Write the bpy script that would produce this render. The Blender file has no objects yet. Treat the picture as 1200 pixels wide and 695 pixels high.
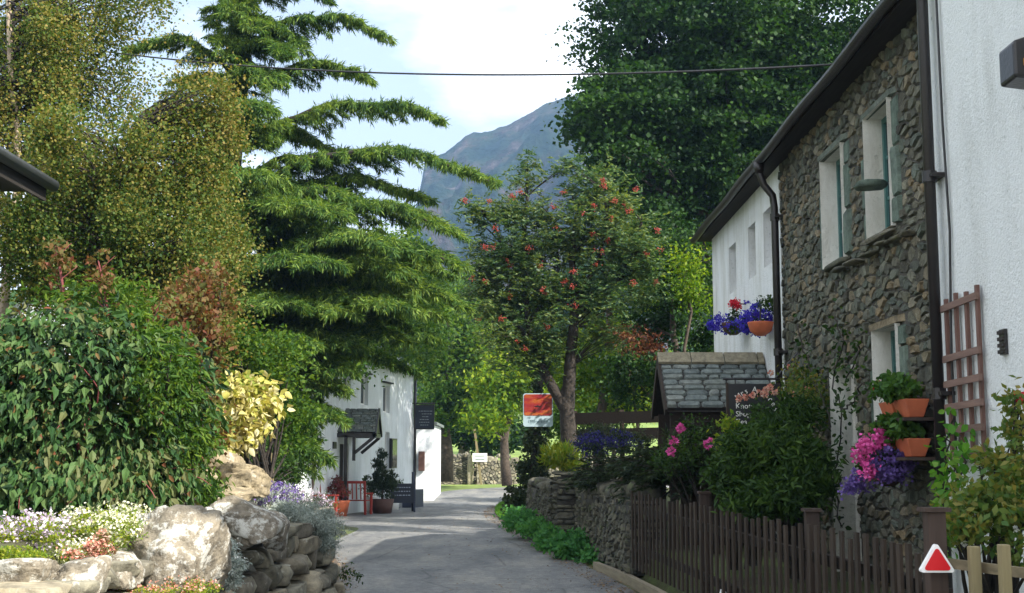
import bpy, math, random
import numpy as np
from mathutils import Vector, Matrix

C = bpy.context.scene
R = math.radians
rng = np.random.default_rng(7)
random.seed(7)
PI = math.pi

# ------------------------------------------------------------------ camera, sky, sun
CAMZ, F, TH = 1.6, 1500.0, math.atan(192.5 / 1500.0)
cam = bpy.data.objects.new("camera", bpy.data.cameras.new("camera"))
C.collection.objects.link(cam)
cam.location = (0, 0, CAMZ)
cam.rotation_euler = (PI / 2 + TH, 0, 0)
cam.data.lens = 45.0
cam.data.sensor_width = 36.0
cam.data.clip_end = 12000
cam.data.clip_start = 0.05
C.camera = cam

SUN_AZ = (0.82, -0.57)          # horizontal direction towards the sun
SUN_EL = R(38)
world = bpy.data.worlds.new("World")
C.world = world
world.use_nodes = True
wn = world.node_tree
wn.nodes.clear()
sky = wn.nodes.new("ShaderNodeTexSky")
sky.sky_type = 'NISHITA'
sky.sun_disc = False
sky.sun_elevation = SUN_EL
sky.sun_rotation = math.atan2(SUN_AZ[0], SUN_AZ[1])
sky.altitude = 100
sky.dust_density = 1.5
tc = wn.nodes.new("ShaderNodeTexCoord")
mp = wn.nodes.new("ShaderNodeMapping")
mp.inputs['Scale'].default_value = (1.0, 1.0, 2.6)
mp.inputs['Location'].default_value = (0.35, 0.1, 0.12)
nz = wn.nodes.new("ShaderNodeTexNoise")
nz.inputs['Scale'].default_value = 2.6
nz.inputs['Detail'].default_value = 7
nz.inputs['Roughness'].default_value = 0.55
cr = wn.nodes.new("ShaderNodeValToRGB")
cr.color_ramp.elements[0].position = 0.42
cr.color_ramp.elements[0].color = (0.21, 0.21, 0.21, 1)
cr.color_ramp.elements[1].position = 0.64
cr.color_ramp.elements[1].color = (1, 1, 1, 1)
mixc = wn.nodes.new("ShaderNodeMix")
mixc.data_type = 'RGBA'
mixc.inputs['B'].default_value = (21.0, 21.5, 22.0, 1)
bg = wn.nodes.new("ShaderNodeBackground")
bg.inputs['Strength'].default_value = 0.074
wo = wn.nodes.new("ShaderNodeOutputWorld")
wl = wn.links.new
wl(tc.outputs['Generated'], mp.inputs['Vector'])
wl(mp.outputs['Vector'], nz.inputs['Vector'])
wl(nz.outputs['Fac'], cr.inputs['Fac'])
wl(cr.outputs['Color'], mixc.inputs['Factor'])
wl(sky.outputs['Color'], mixc.inputs['A'])
wl(mixc.outputs['Result'], bg.inputs['Color'])
wl(bg.outputs['Background'], wo.inputs['Surface'])

sun = bpy.data.objects.new("sun", bpy.data.lights.new("sun", 'SUN'))
C.collection.objects.link(sun)
sun.data.energy = 5.0
sun.data.angle = R(0.5)
sun.data.color = (1.0, 0.94, 0.84)
sdir = Vector((SUN_AZ[0] * math.cos(SUN_EL), SUN_AZ[1] * math.cos(SUN_EL), math.sin(SUN_EL)))
sun.rotation_euler = sdir.to_track_quat('Z', 'Y').to_euler()
sun.location = (20, -20, 30)

C.view_settings.view_transform = 'Standard'
C.view_settings.look = 'None'
C.view_settings.exposure = 1.03
C.view_settings.gamma = 1.0
C.view_settings.use_curve_mapping = False
C.render.engine = 'CYCLES'
C.cycles.use_denoising = True
C.cycles.max_bounces = 8
C.cycles.diffuse_bounces = 4
C.cycles.transmission_bounces = 5
C.cycles.transparent_max_bounces = 6
C.cycles.volume_bounces = 0
C.cycles.sample_clamp_indirect = 6


def ray(px, py):
    u, v = px - 600.0, 347.5 - py
    s, c = math.sin(TH), math.cos(TH)
    return Vector((u, F * c - v * s, F * s + v * c))


def at(px, py, Y):
    """World point at depth Y seen at that place of the photograph (used for measuring the place)."""
    d = ray(px, py)
    t = Y / d.y
    return Vector((d.x * t, Y, CAMZ + d.z * t))


# ------------------------------------------------------------------ materials
def nodes_of(name):
    m = bpy.data.materials.new(name)
    m.use_nodes = True
    nt = m.node_tree
    nt.nodes.clear()
    return m, nt, nt.nodes.new, nt.links.new


def ramp(nt, stops):
    r = nt.nodes.new("ShaderNodeValToRGB")
    el = r.color_ramp.elements
    while len(el) < len(stops):
        el.new(0.5)
    for e, (p, c) in zip(el, stops):
        e.position = p
        e.color = (*c, 1) if len(c) == 3 else c
    return r


def mat_simple(name, col, rough=0.6, metal=0.0, var=0.12, scale=6.0, bump=0.0, bscale=40.0, spec=0.5, detail=5):
    m, nt, N, L = nodes_of(name)
    out = N("ShaderNodeOutputMaterial")
    p = N("ShaderNodeBsdfPrincipled")
    t = N("ShaderNodeTexCoord")
    n = N("ShaderNodeTexNoise")
    n.inputs['Scale'].default_value = scale
    n.inputs['Detail'].default_value = detail
    L(t.outputs['Object'], n.inputs['Vector'])
    r = ramp(nt, [(0.3, tuple(c * (1 - var) for c in col)), (0.7, tuple(min(1, c * (1 + var)) for c in col))])
    L(n.outputs['Fac'], r.inputs['Fac'])
    L(r.outputs['Color'], p.inputs['Base Color'])
    p.inputs['Roughness'].default_value = rough
    p.inputs['Metallic'].default_value = metal
    p.inputs['Specular IOR Level'].default_value = spec
    if bump:
        b = N("ShaderNodeBump")
        n2 = N("ShaderNodeTexNoise")
        n2.inputs['Scale'].default_value = bscale
        n2.inputs['Detail'].default_value = 6
        L(t.outputs['Object'], n2.inputs['Vector'])
        L(n2.outputs['Fac'], b.inputs['Height'])
        b.inputs['Strength'].default_value = bump
        b.inputs['Distance'].default_value = 0.03
        L(b.outputs['Normal'], p.inputs['Normal'])
    L(p.outputs['BSDF'], out.inputs['Surface'])
    return m


def mat_leaf(name, cols, trans=0.35, tcol=None, rough=0.6, scale=0.6, spec=0.2):
    """Leaves: per-leaf colour from the ramp, shifted by a slow noise so clumps differ in hue."""
    m, nt, N, L = nodes_of(name)
    out = N("ShaderNodeOutputMaterial")
    p = N("ShaderNodeBsdfPrincipled")
    g = N("ShaderNodeNewGeometry")
    t = N("ShaderNodeTexCoord")
    n = N("ShaderNodeTexNoise")
    n.inputs['Scale'].default_value = scale
    n.inputs['Detail'].default_value = 2
    L(t.outputs['Object'], n.inputs['Vector'])
    a = N("ShaderNodeMath"); a.operation = 'MULTIPLY_ADD'
    L(n.outputs['Fac'], a.inputs[0])
    a.inputs[1].default_value = 1.3
    a.inputs[2].default_value = -0.65
    b = N("ShaderNodeMath"); b.operation = 'ADD'
    L(a.outputs[0], b.inputs[0])
    L(g.outputs['Random Per Island'], b.inputs[1])
    k = len(cols)
    r = ramp(nt, [(i / max(1, k - 1), c) for i, c in enumerate(cols)])
    L(b.outputs[0], r.inputs['Fac'])
    L(r.outputs['Color'], p.inputs['Base Color'])
    p.inputs['Roughness'].default_value = rough
    p.inputs['Specular IOR Level'].default_value = spec
    tr = N("ShaderNodeBsdfTranslucent")
    mx = N("ShaderNodeMix"); mx.data_type = 'RGBA'; mx.blend_type = 'MULTIPLY'
    mx.inputs['Factor'].default_value = 1.0
    L(r.outputs['Color'], mx.inputs['A'])
    mx.inputs['B'].default_value = (*(tcol or (1.7, 1.6, 0.6)), 1)
    L(mx.outputs['Result'], tr.inputs['Color'])
    s = N("ShaderNodeMixShader")
    s.inputs['Fac'].default_value = trans
    L(p.outputs['BSDF'], s.inputs[1])
    L(tr.outputs['BSDF'], s.inputs[2])
    L(s.outputs['Shader'], out.inputs['Surface'])
    return m


def mat_stone(name, cols, scale=3.0, rough=0.85, lichen=None, lich_amt=0.55, bump=0.6, bscale=14.0):
    """Stones: per-stone colour, mottling, lichen patches, bump."""
    m, nt, N, L = nodes_of(name)
    out = N("ShaderNodeOutputMaterial")
    p = N("ShaderNodeBsdfPrincipled")
    g = N("ShaderNodeNewGeometry")
    t0 = N("ShaderNodeTexCoord")
    oi = N("ShaderNodeObjectInfo")
    vs_ = N("ShaderNodeVectorMath"); vs_.operation = 'SCALE'; L(oi.outputs['Random'], vs_.inputs['Scale']); vs_.inputs[0].default_value = (31, 17, 23)
    t = N("ShaderNodeVectorMath"); L(t0.outputs['Object'], t.inputs[0]); L(vs_.outputs[0], t.inputs[1])
    k = len(cols)
    r = ramp(nt, [(i / max(1, k - 1), c) for i, c in enumerate(cols)])
    fr_ = N("ShaderNodeMath"); fr_.operation = 'ADD'; L(g.outputs['Random Per Island'], fr_.inputs[0]); L(oi.outputs['Random'], fr_.inputs[1])
    fm_ = N("ShaderNodeMath"); fm_.operation = 'FRACT'; L(fr_.outputs[0], fm_.inputs[0])
    L(fm_.outputs[0], r.inputs['Fac'])
    n = N("ShaderNodeTexNoise")
    n.inputs['Scale'].default_value = scale * 3
    n.inputs['Detail'].default_value = 8
    n.inputs['Roughness'].default_value = 0.7
    L(t.outputs[0], n.inputs['Vector'])
    rr = ramp(nt, [(0.3, (0.45, 0.45, 0.45)), (0.7, (1.4, 1.38, 1.3))])
    L(n.outputs['Fac'], rr.inputs['Fac'])
    mx = N("ShaderNodeMix"); mx.data_type = 'RGBA'; mx.blend_type = 'MULTIPLY'
    mx.inputs['Factor'].default_value = 1.0
    L(r.outputs['Color'], mx.inputs['A'])
    L(rr.outputs['Color'], mx.inputs['B'])
    colout = mx.outputs['Result']
    if lichen:
        n3 = N("ShaderNodeTexNoise")
        n3.inputs['Scale'].default_value = scale * 2.2
        n3.inputs['Detail'].default_value = 9
        n3.inputs['Roughness'].default_value = 0.75
        mpn = N("ShaderNodeMapping")
        mpn.inputs['Location'].default_value = (3.1, 7.7, 1.3)
        L(t.outputs[0], mpn.inputs['Vector'])
        L(mpn.outputs['Vector'], n3.inputs['Vector'])
        r3 = ramp(nt, [(lich_amt, (0, 0, 0)), (lich_amt + 0.07, (1, 1, 1))])
        L(n3.outputs['Fac'], r3.inputs['Fac'])
        m2 = N("ShaderNodeMix"); m2.data_type = 'RGBA'
        L(r3.outputs['Color'], m2.inputs['Factor'])
        L(colout, m2.inputs['A'])
        m2.inputs['B'].default_value = (*lichen, 1)
        colout = m2.outputs['Result']
    L(colout, p.inputs['Base Color'])
    p.inputs['Roughness'].default_value = rough
    p.inputs['Specular IOR Level'].default_value = 0.25
    b = N("ShaderNodeBump")
    n2 = N("ShaderNodeTexNoise")
    n2.inputs['Scale'].default_value = bscale
    n2.inputs['Detail'].default_value = 8
    n2.inputs['Roughness'].default_value = 0.65
    L(t.outputs[0], n2.inputs['Vector'])
    L(n2.outputs['Fac'], b.inputs['Height'])
    b.inputs['Strength'].default_value = bump
    b.inputs['Distance'].default_value = 0.04
    L(b.outputs['Normal'], p.inputs['Normal'])
    L(p.outputs['BSDF'], out.inputs['Surface'])
    return m


def mat_render(name, col=(0.78, 0.80, 0.80), dirt=(0.42, 0.42, 0.38), amt=0.62, bump=0.7, chip=True):
    """Roughcast whitewash: pebbly bump, pock marks, streaky weathering."""
    m, nt, N, L = nodes_of(name)
    out = N("ShaderNodeOutputMaterial")
    p = N("ShaderNodeBsdfPrincipled")
    t = N("ShaderNodeTexCoord")
    mpn = N("ShaderNodeMapping")
    mpn.inputs['Scale'].default_value = (1.6, 1.6, 0.45)
    L(t.outputs['Object'], mpn.inputs['Vector'])
    n = N("ShaderNodeTexNoise")
    n.inputs['Scale'].default_value = 1.6
    n.inputs['Detail'].default_value = 9
    n.inputs['Roughness'].default_value = 0.68
    L(mpn.outputs['Vector'], n.inputs['Vector'])
    r = ramp(nt, [(amt - 0.22, (0, 0, 0)), (amt + 0.12, (1, 1, 1))])
    L(n.outputs['Fac'], r.inputs['Fac'])
    mx = N("ShaderNodeMix"); mx.data_type = 'RGBA'
    L(r.outputs['Color'], mx.inputs['Factor'])
    mx.inputs['A'].default_value = (*col, 1)
    mx.inputs['B'].default_value = (*dirt, 1)
    v = N("ShaderNodeTexNoise")
    v.inputs['Scale'].default_value = 16
    v.inputs['Detail'].default_value = 4
    v.inputs['Roughness'].default_value = 0.8
    L(t.outputs['Object'], v.inputs['Vector'])
    r2 = ramp(nt, [(0.61, (1, 1, 1)), (0.70, (0.62, 0.64, 0.62))])
    L(v.outputs['Fac'], r2.inputs['Fac'])
    mm = N("ShaderNodeMix"); mm.data_type = 'RGBA'; mm.blend_type = 'MULTIPLY'
    mm.inputs['Factor'].default_value = 1.0 if chip else 0.0
    L(mx.outputs['Result'], mm.inputs['A'])
    L(r2.outputs['Color'], mm.inputs['B'])
    L(mm.outputs['Result'], p.inputs['Base Color'])
    p.inputs['Roughness'].default_value = 0.85
    p.inputs['Specular IOR Level'].default_value = 0.2
    b = N("ShaderNodeBump")
    n2 = N("ShaderNodeTexNoise")
    n2.inputs['Scale'].default_value = 30
    n2.inputs['Detail'].default_value = 8
    n2.inputs['Roughness'].default_value = 0.7
    L(t.outputs['Object'], n2.inputs['Vector'])
    L(n2.outputs['Fac'], b.inputs['Height'])
    b.inputs['Strength'].default_value = bump
    b.inputs['Distance'].default_value = 0.03
    L(b.outputs['Normal'], p.inputs['Normal'])
    L(p.outputs['BSDF'], out.inputs['Surface'])
    return m


def mat_wood(name, col, var=0.4, axis='Z', rough=0.8):
    m, nt, N, L = nodes_of(name)
    out = N("ShaderNodeOutputMaterial")
    p = N("ShaderNodeBsdfPrincipled")
    g = N("ShaderNodeNewGeometry")
    t = N("ShaderNodeTexCoord")
    mpn = N("ShaderNodeMapping")
    sc = {'Z': (14, 14, 1.2), 'X': (1.2, 14, 14), 'Y': (14, 1.2, 14)}[axis]
    mpn.inputs['Scale'].default_value = sc
    L(t.outputs['Object'], mpn.inputs['Vector'])
    n = N("ShaderNodeTexNoise")
    n.inputs['Scale'].default_value = 2.0
    n.inputs['Detail'].default_value = 6
    L(mpn.outputs['Vector'], n.inputs['Vector'])
    ad = N("ShaderNodeMath"); ad.operation = 'MULTIPLY_ADD'
    L(g.outputs['Random Per Island'], ad.inputs[0])
    ad.inputs[1].default_value = 0.2
    oi = N("ShaderNodeObjectInfo")
    ao = N("ShaderNodeMath"); ao.operation = 'MULTIPLY_ADD'
    L(oi.outputs['Random'], ao.inputs[0]); ao.inputs[1].default_value = 0.32
    L(n.outputs['Fac'], ao.inputs[2])
    L(ao.outputs[0], ad.inputs[2])
    vs_ = N("ShaderNodeVectorMath"); vs_.operation = 'SCALE'; L(oi.outputs['Random'], vs_.inputs['Scale']); vs_.inputs[0].default_value = (31, 17, 23)
    va_ = N("ShaderNodeVectorMath"); L(t.outputs['Object'], va_.inputs[0]); L(vs_.outputs[0], va_.inputs[1]); L(va_.outputs[0], mpn.inputs['Vector'])
    r = ramp(nt, [(0.4, tuple(c * (1 - var) for c in col)), (0.95, tuple(c * (1 + var) for c in col))])
    L(ad.outputs[0], r.inputs['Fac'])
    L(r.outputs['Color'], p.inputs['Base Color'])
    p.inputs['Roughness'].default_value = rough
    p.inputs['Specular IOR Level'].default_value = 0.3
    b = N("ShaderNodeBump")
    L(n.outputs['Fac'], b.inputs['Height'])
    b.inputs['Strength'].default_value = 0.4
    b.inputs['Distance'].default_value = 0.01
    L(b.outputs['Normal'], p.inputs['Normal'])
    L(p.outputs['BSDF'], out.inputs['Surface'])
    return m


def mat_glass(name, col=(0.03, 0.04, 0.05)):
    m, nt, N, L = nodes_of(name)
    out = N("ShaderNodeOutputMaterial")
    p = N("ShaderNodeBsdfPrincipled")
    p.inputs['Base Color'].default_value = (*col, 1)
    p.inputs['Roughness'].default_value = 0.06
    p.inputs['Specular IOR Level'].default_value = 0.9
    L(p.outputs['BSDF'], out.inputs['Surface'])
    return m


M = {}
M['white_wall'] = mat_render('whitewash_near', (0.80, 0.83, 0.83), (0.60, 0.62, 0.60), 0.70, bump=1.0)
M['white_old'] = mat_render('whitewash_old', (0.84, 0.86, 0.86), (0.52, 0.52, 0.46), 0.66, bump=1.0)
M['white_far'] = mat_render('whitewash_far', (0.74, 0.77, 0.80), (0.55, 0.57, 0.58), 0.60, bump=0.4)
M['white_reveal'] = mat_render('whitewash_reveal', (0.80, 0.79, 0.73), (0.45, 0.42, 0.34), 0.66, bump=0.9)
M['mortar'] = mat_simple('mortar', (0.045, 0.043, 0.036), 0.95, var=0.4, scale=9, bump=0.6)
M['lime_mortar'] = mat_simple('lime_mortar', (0.055, 0.050, 0.040), 0.95, var=0.45, scale=7, bump=0.8)
M['house_stone'] = mat_stone('house_stone', [(0.05, 0.048, 0.038), (0.13, 0.125, 0.095), (0.085, 0.10, 0.08), (0.20, 0.155, 0.095), (0.12, 0.12, 0.095), (0.065, 0.068, 0.055), (0.11, 0.13, 0.11), (0.22, 0.20, 0.15)],
                             scale=3, lichen=(0.30, 0.30, 0.25), lich_amt=0.62)
M['green_slate'] = mat_stone('green_slate', [(0.085, 0.12, 0.10), (0.13, 0.17, 0.145)], scale=3, lichen=(0.24, 0.28, 0.24), lich_amt=0.62)
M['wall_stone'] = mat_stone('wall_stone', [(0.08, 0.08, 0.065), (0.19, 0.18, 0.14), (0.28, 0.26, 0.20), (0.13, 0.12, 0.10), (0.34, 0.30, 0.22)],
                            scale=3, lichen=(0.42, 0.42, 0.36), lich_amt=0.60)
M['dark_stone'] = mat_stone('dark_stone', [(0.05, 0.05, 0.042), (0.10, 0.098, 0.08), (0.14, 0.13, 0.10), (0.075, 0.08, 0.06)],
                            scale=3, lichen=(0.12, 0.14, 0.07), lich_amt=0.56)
M['boulder'] = mat_stone('boulder', [(0.26, 0.23, 0.18), (0.20, 0.175, 0.14)], scale=3.2, lichen=(0.50, 0.49, 0.44), lich_amt=0.49, bump=1.0, bscale=11)
M['boulder_tan'] = mat_stone('boulder_tan', [(0.36, 0.30, 0.20), (0.30, 0.25, 0.17)], scale=2.8, lichen=(0.50, 0.46, 0.38), lich_amt=0.58, bump=1.0, bscale=11)
M['roof_slate'] = mat_stone('roof_slate', [(0.10, 0.12, 0.12), (0.16, 0.19, 0.19), (0.13, 0.15, 0.14), (0.20, 0.22, 0.21)], scale=4, lichen=(0.28, 0.30, 0.27), lich_amt=0.60, bump=0.4, bscale=30)
M['ridge'] = mat_stone('ridge_tile', [(0.26, 0.23, 0.16), (0.21, 0.19, 0.14)], scale=3, lichen=(0.14, 0.13, 0.10), lich_amt=0.6)
M['black_paint'] = mat_simple('black_paint', (0.018, 0.016, 0.017), 0.35, var=0.3, bump=0.1)
M['brown_pipe'] = mat_simple('brown_pipe', (0.014, 0.011, 0.011), 0.38, var=0.3, bump=0.15)
M['soffit'] = mat_wood('soffit_wood', (0.022, 0.019, 0.016), axis='Y')
M['teal_frame'] = mat_simple('teal_frame', (0.05, 0.14, 0.13), 0.45, var=0.2)
M['white_paint'] = mat_simple('white_paint', (0.78, 0.78, 0.76), 0.45, var=0.05)
M['glass'] = mat_glass('window_glass')
M['fence_wood'] = mat_wood('fence_wood', (0.030, 0.021, 0.015), 0.45)
M['fence_rail'] = mat_wood('fence_rail', (0.020, 0.014, 0.010), 0.4, axis='Y')
M['post_wood'] = mat_wood('post_wood', (0.042, 0.028, 0.022), 0.35)
M['pale_wood'] = mat_wood('pale_wood', (0.17, 0.14, 0.075), 0.35)
M['pale_rail'] = mat_wood('pale_rail', (0.16, 0.13, 0.08), 0.35, axis='Y')
M['trellis'] = mat_wood('trellis_wood', (0.14, 0.075, 0.06), 0.35)
M['red_bench'] = mat_wood('red_bench_wood', (0.26, 0.035, 0.025), 0.3)
M['blue_wood'] = mat_simple('blue_wood', (0.016, 0.022, 0.05), 0.5)
M['terracotta'] = mat_simple('terracotta', (0.48, 0.12, 0.05), 0.7, var=0.2)
M['dark_pot'] = mat_simple('dark_pot', (0.07, 0.03, 0.022), 0.7)
M['red_sticker'] = mat_simple('red_reflector', (0.62, 0.012, 0.02), 0.25, var=0.04)
M['white_sticker'] = mat_simple('white_border', (0.85, 0.85, 0.85), 0.4, var=0.02)
M['cream'] = mat_simple('cream_letters', (0.75, 0.75, 0.70), 0.5, var=0.03)
M['grey_letters'] = mat_simple('grey_letters', (0.10, 0.17, 0.20), 0.5, var=0.03)
M['sign_black'] = mat_simple('sign_black', (0.010, 0.011, 0.014), 0.35)
M['sign_navy'] = mat_simple('sign_navy', (0.012, 0.018, 0.035), 0.4)
M['pale_panel'] = mat_simple('pale_panel', (0.36, 0.47, 0.52), 0.45, var=0.05)
M['bark'] = mat_simple('bark', (0.060, 0.045, 0.033), 0.95, var=0.45, scale=9, bump=0.9, bscale=18)
M['bark_dark'] = mat_simple('bark_dark', (0.030, 0.024, 0.019), 0.95, var=0.45, scale=9, bump=0.9, bscale=18)
M['bark_birch'] = mat_simple('bark_birch', (0.40, 0.31, 0.22), 0.8, var=0.35, scale=5, bump=0.4)
M['bark_red'] = mat_simple('bark_red', (0.20, 0.05, 0.05), 0.7, var=0.3)
M['cable'] = mat_simple('cable_black', (0.02, 0.02, 0.022), 0.6)
M['berry'] = mat_simple('berry_red', (0.28, 0.026, 0.012), 0.35, var=0.25, scale=20)
M['wool'] = mat_simple('wool', (0.62, 0.47, 0.42), 0.95, var=0.1, bump=0.5)
M['dark_face'] = mat_simple('dark_face', (0.05, 0.04, 0.035), 0.8)
M['amber'] = mat_simple('amber_lens', (0.55, 0.24, 0.02), 0.3)
M['gravel'] = mat_stone('gravel', [(0.13, 0.17, 0.19), (0.20, 0.24, 0.26), (0.09, 0.12, 0.14)], scale=8)
# foliage
M['lf_birch'] = mat_leaf('leaf_birch', [(0.028, 0.066, 0.012), (0.075, 0.122, 0.020), (0.14, 0.155, 0.028), (0.24, 0.19, 0.05)], 0.35, (1.5, 1.4, 0.6), scale=0.5)
M['lf_cedar'] = mat_leaf('leaf_cedar', [(0.022, 0.065, 0.020), (0.080, 0.160, 0.032), (0.20, 0.28, 0.055)], 0.38, (1.6, 1.5, 0.6), scale=0.7)
M['lf_rowan'] = mat_leaf('leaf_rowan', [(0.022, 0.062, 0.028), (0.050, 0.108, 0.044), (0.090, 0.150, 0.065), (0.17, 0.21, 0.06)], 0.35, scale=0.9, rough=0.5, spec=0.35)
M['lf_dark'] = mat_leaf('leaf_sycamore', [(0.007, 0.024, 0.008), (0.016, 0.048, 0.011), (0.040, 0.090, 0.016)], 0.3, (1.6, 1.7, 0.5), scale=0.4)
M['lf_bright'] = mat_leaf('leaf_bright', [(0.045, 0.11, 0.010), (0.13, 0.22, 0.015), (0.27, 0.33, 0.025)], 0.5, (1.6, 1.5, 0.5), scale=0.35)
M['lf_mid'] = mat_leaf('leaf_mid', [(0.022, 0.065, 0.010), (0.058, 0.125, 0.014), (0.125, 0.19, 0.022)], 0.42, scale=0.35)
M['lf_shrub'] = mat_leaf('leaf_shrub', [(0.010, 0.030, 0.010), (0.026, 0.072, 0.020), (0.055, 0.120, 0.030), (0.085, 0.140, 0.045), (0.12, 0.13, 0.05)], 0.25, scale=1.1)
M['lf_autumn'] = mat_leaf('leaf_autumn', [(0.07, 0.085, 0.02), (0.14, 0.10, 0.03), (0.17, 0.06, 0.035), (0.10, 0.13, 0.03)], 0.35, (1.4, 1.1, 0.6), scale=1.5)
M['lf_yellow'] = mat_leaf('leaf_yellow', [(0.20, 0.26, 0.04), (0.46, 0.44, 0.10), (0.62, 0.56, 0.24), (0.66, 0.62, 0.38)], 0.3, (1.2, 1.1, 0.6), scale=1.5)
M['lf_lime'] = mat_leaf('leaf_lime', [(0.10, 0.19, 0.02), (0.19, 0.26, 0.025), (0.30, 0.30, 0.03)], 0.4, scale=1.0)
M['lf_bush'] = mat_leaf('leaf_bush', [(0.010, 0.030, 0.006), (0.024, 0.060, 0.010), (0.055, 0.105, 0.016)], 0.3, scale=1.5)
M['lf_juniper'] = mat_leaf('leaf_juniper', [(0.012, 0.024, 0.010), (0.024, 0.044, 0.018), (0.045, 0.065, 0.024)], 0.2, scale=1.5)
M['lf_silver'] = mat_leaf('leaf_silver', [(0.22, 0.27, 0.24), (0.33, 0.38, 0.34), (0.45, 0.49, 0.44)], 0.2, (1.1, 1.1, 1.0), scale=2)
M['lf_ground'] = mat_leaf('leaf_ground', [(0.035, 0.13, 0.035), (0.055, 0.19, 0.055), (0.09, 0.24, 0.06)], 0.35, scale=1.5)
M['lf_copper'] = mat_leaf('leaf_copper', [(0.09, 0.03, 0.02), (0.17, 0.07, 0.035), (0.22, 0.13, 0.06)], 0.35, (1.4, 1.0, 0.7), scale=1.2)
M['lf_begonia'] = mat_leaf('leaf_begonia', [(0.022, 0.065, 0.012), (0.045, 0.115, 0.02), (0.08, 0.16, 0.03)], 0.3, scale=1.5)
M['lf_vine'] = mat_leaf('leaf_vine', [(0.05, 0.17, 0.02), (0.10, 0.26, 0.03), (0.18, 0.30, 0.05)], 0.4, scale=1.5)
M['lf_ivy'] = mat_leaf('leaf_ivy', [(0.018, 0.035, 0.014), (0.035, 0.055, 0.022), (0.055, 0.07, 0.03)], 0.15, scale=2)
M['lf_rose'] = mat_leaf('leaf_rose', [(0.05, 0.11, 0.025), (0.10, 0.15, 0.03), (0.20, 0.17, 0.04)], 0.35, scale=1.5)
M['fl_blue'] = mat_leaf('petal_blue', [(0.035, 0.020, 0.28), (0.060, 0.045, 0.50), (0.10, 0.07, 0.55)], 0.2, (1, 1, 1.2), scale=3)
M['fl_navy'] = mat_leaf('petal_navy', [(0.015, 0.012, 0.09), (0.03, 0.022, 0.17)], 0.15, (1, 1, 1.2), scale=3)
M['fl_red'] = mat_leaf('petal_red', [(0.55, 0.015, 0.03), (0.75, 0.03, 0.06)], 0.2, (1, 1, 1), scale=3)
M['fl_pink'] = mat_leaf('petal_pink', [(0.60, 0.06, 0.28), (0.75, 0.14, 0.42)], 0.25, (1, 1, 1), scale=3)
M['fl_coral'] = mat_leaf('petal_coral', [(0.55, 0.16, 0.12), (0.62, 0.28, 0.20), (0.66, 0.48, 0.38)], 0.25, (1, 1, 1), scale=3)
M['fl_cream'] = mat_leaf('petal_cream', [(0.62, 0.62, 0.30), (0.70, 0.70, 0.50), (0.74, 0.74, 0.66)], 0.2, (1, 1, 1), scale=3)
M['fl_white'] = mat_leaf('petal_white', [(0.66, 0.66, 0.60), (0.75, 0.75, 0.74)], 0.2, (1, 1, 1), scale=3)
M['fl_lilac'] = mat_leaf('petal_lilac', [(0.46, 0.34, 0.48), (0.60, 0.50, 0.60), (0.68, 0.63, 0.68)], 0.2, (1, 1, 1), scale=3)
M['fl_purple'] = mat_leaf('petal_purple', [(0.10, 0.06, 0.24), (0.18, 0.12, 0.36)], 0.2, (1, 1, 1), scale=3)
M['litter'] = mat_leaf('leaf_litter', [(0.10, 0.06, 0.035), (0.17, 0.11, 0.06), (0.25, 0.17, 0.09)], 0.05, scale=2)


# ------------------------------------------------------------------ object helpers
def tag(o, label=None, cat=None, group=None, kind=None):
    if label: o['label'] = label
    if cat: o['category'] = cat
    if group: o['group'] = group
    if kind: o['kind'] = kind
    return o


def empty(name, loc, label, cat, group=None, rz=0.0):
    o = bpy.data.objects.new(name, None)
    C.collection.objects.link(o)
    o.location = loc
    o.rotation_euler = (0, 0, rz)
    o.empty_display_size = 0.1
    return tag(o, label, cat, group)


def link_mesh(name, me, mat, parent=None, world_coords=True, smooth=False):
    o = bpy.data.objects.new(name, me)
    C.collection.objects.link(o)
    if mat: me.materials.append(mat)
    if smooth:
        me.polygons.foreach_set('use_smooth', [True] * len(me.polygons))
    if parent:
        o.parent = parent
        if world_coords:      # the vertices were given in world coordinates
            r = parent
            mw = Matrix.Translation(r.location) @ Matrix.Rotation(r.rotation_euler.z, 4, 'Z')
            if r.parent:
                rr = r.parent
                mw = (Matrix.Translation(rr.location) @ Matrix.Rotation(rr.rotation_euler.z, 4, 'Z')) @ r.matrix_basis
            me.transform(mw.inverted())
    return o


def np_mesh(name, V, Fc, mat, parent=None, smooth=False, world_coords=True):
    V = np.ascontiguousarray(V, dtype=np.float32)
    Fc = np.ascontiguousarray(Fc, dtype=np.int32)
    k = Fc.shape[1]
    me = bpy.data.meshes.new(name)
    me.vertices.add(len(V))
    me.vertices.foreach_set('co', V.ravel())
    me.loops.add(Fc.size)
    me.loops.foreach_set('vertex_index', Fc.ravel())
    me.polygons.add(len(Fc))
    me.polygons.foreach_set('loop_start', np.arange(0, Fc.size, k, dtype=np.int32))
    me.update(calc_edges=True)
    return link_mesh(name, me, mat, parent, world_coords, smooth)


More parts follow.
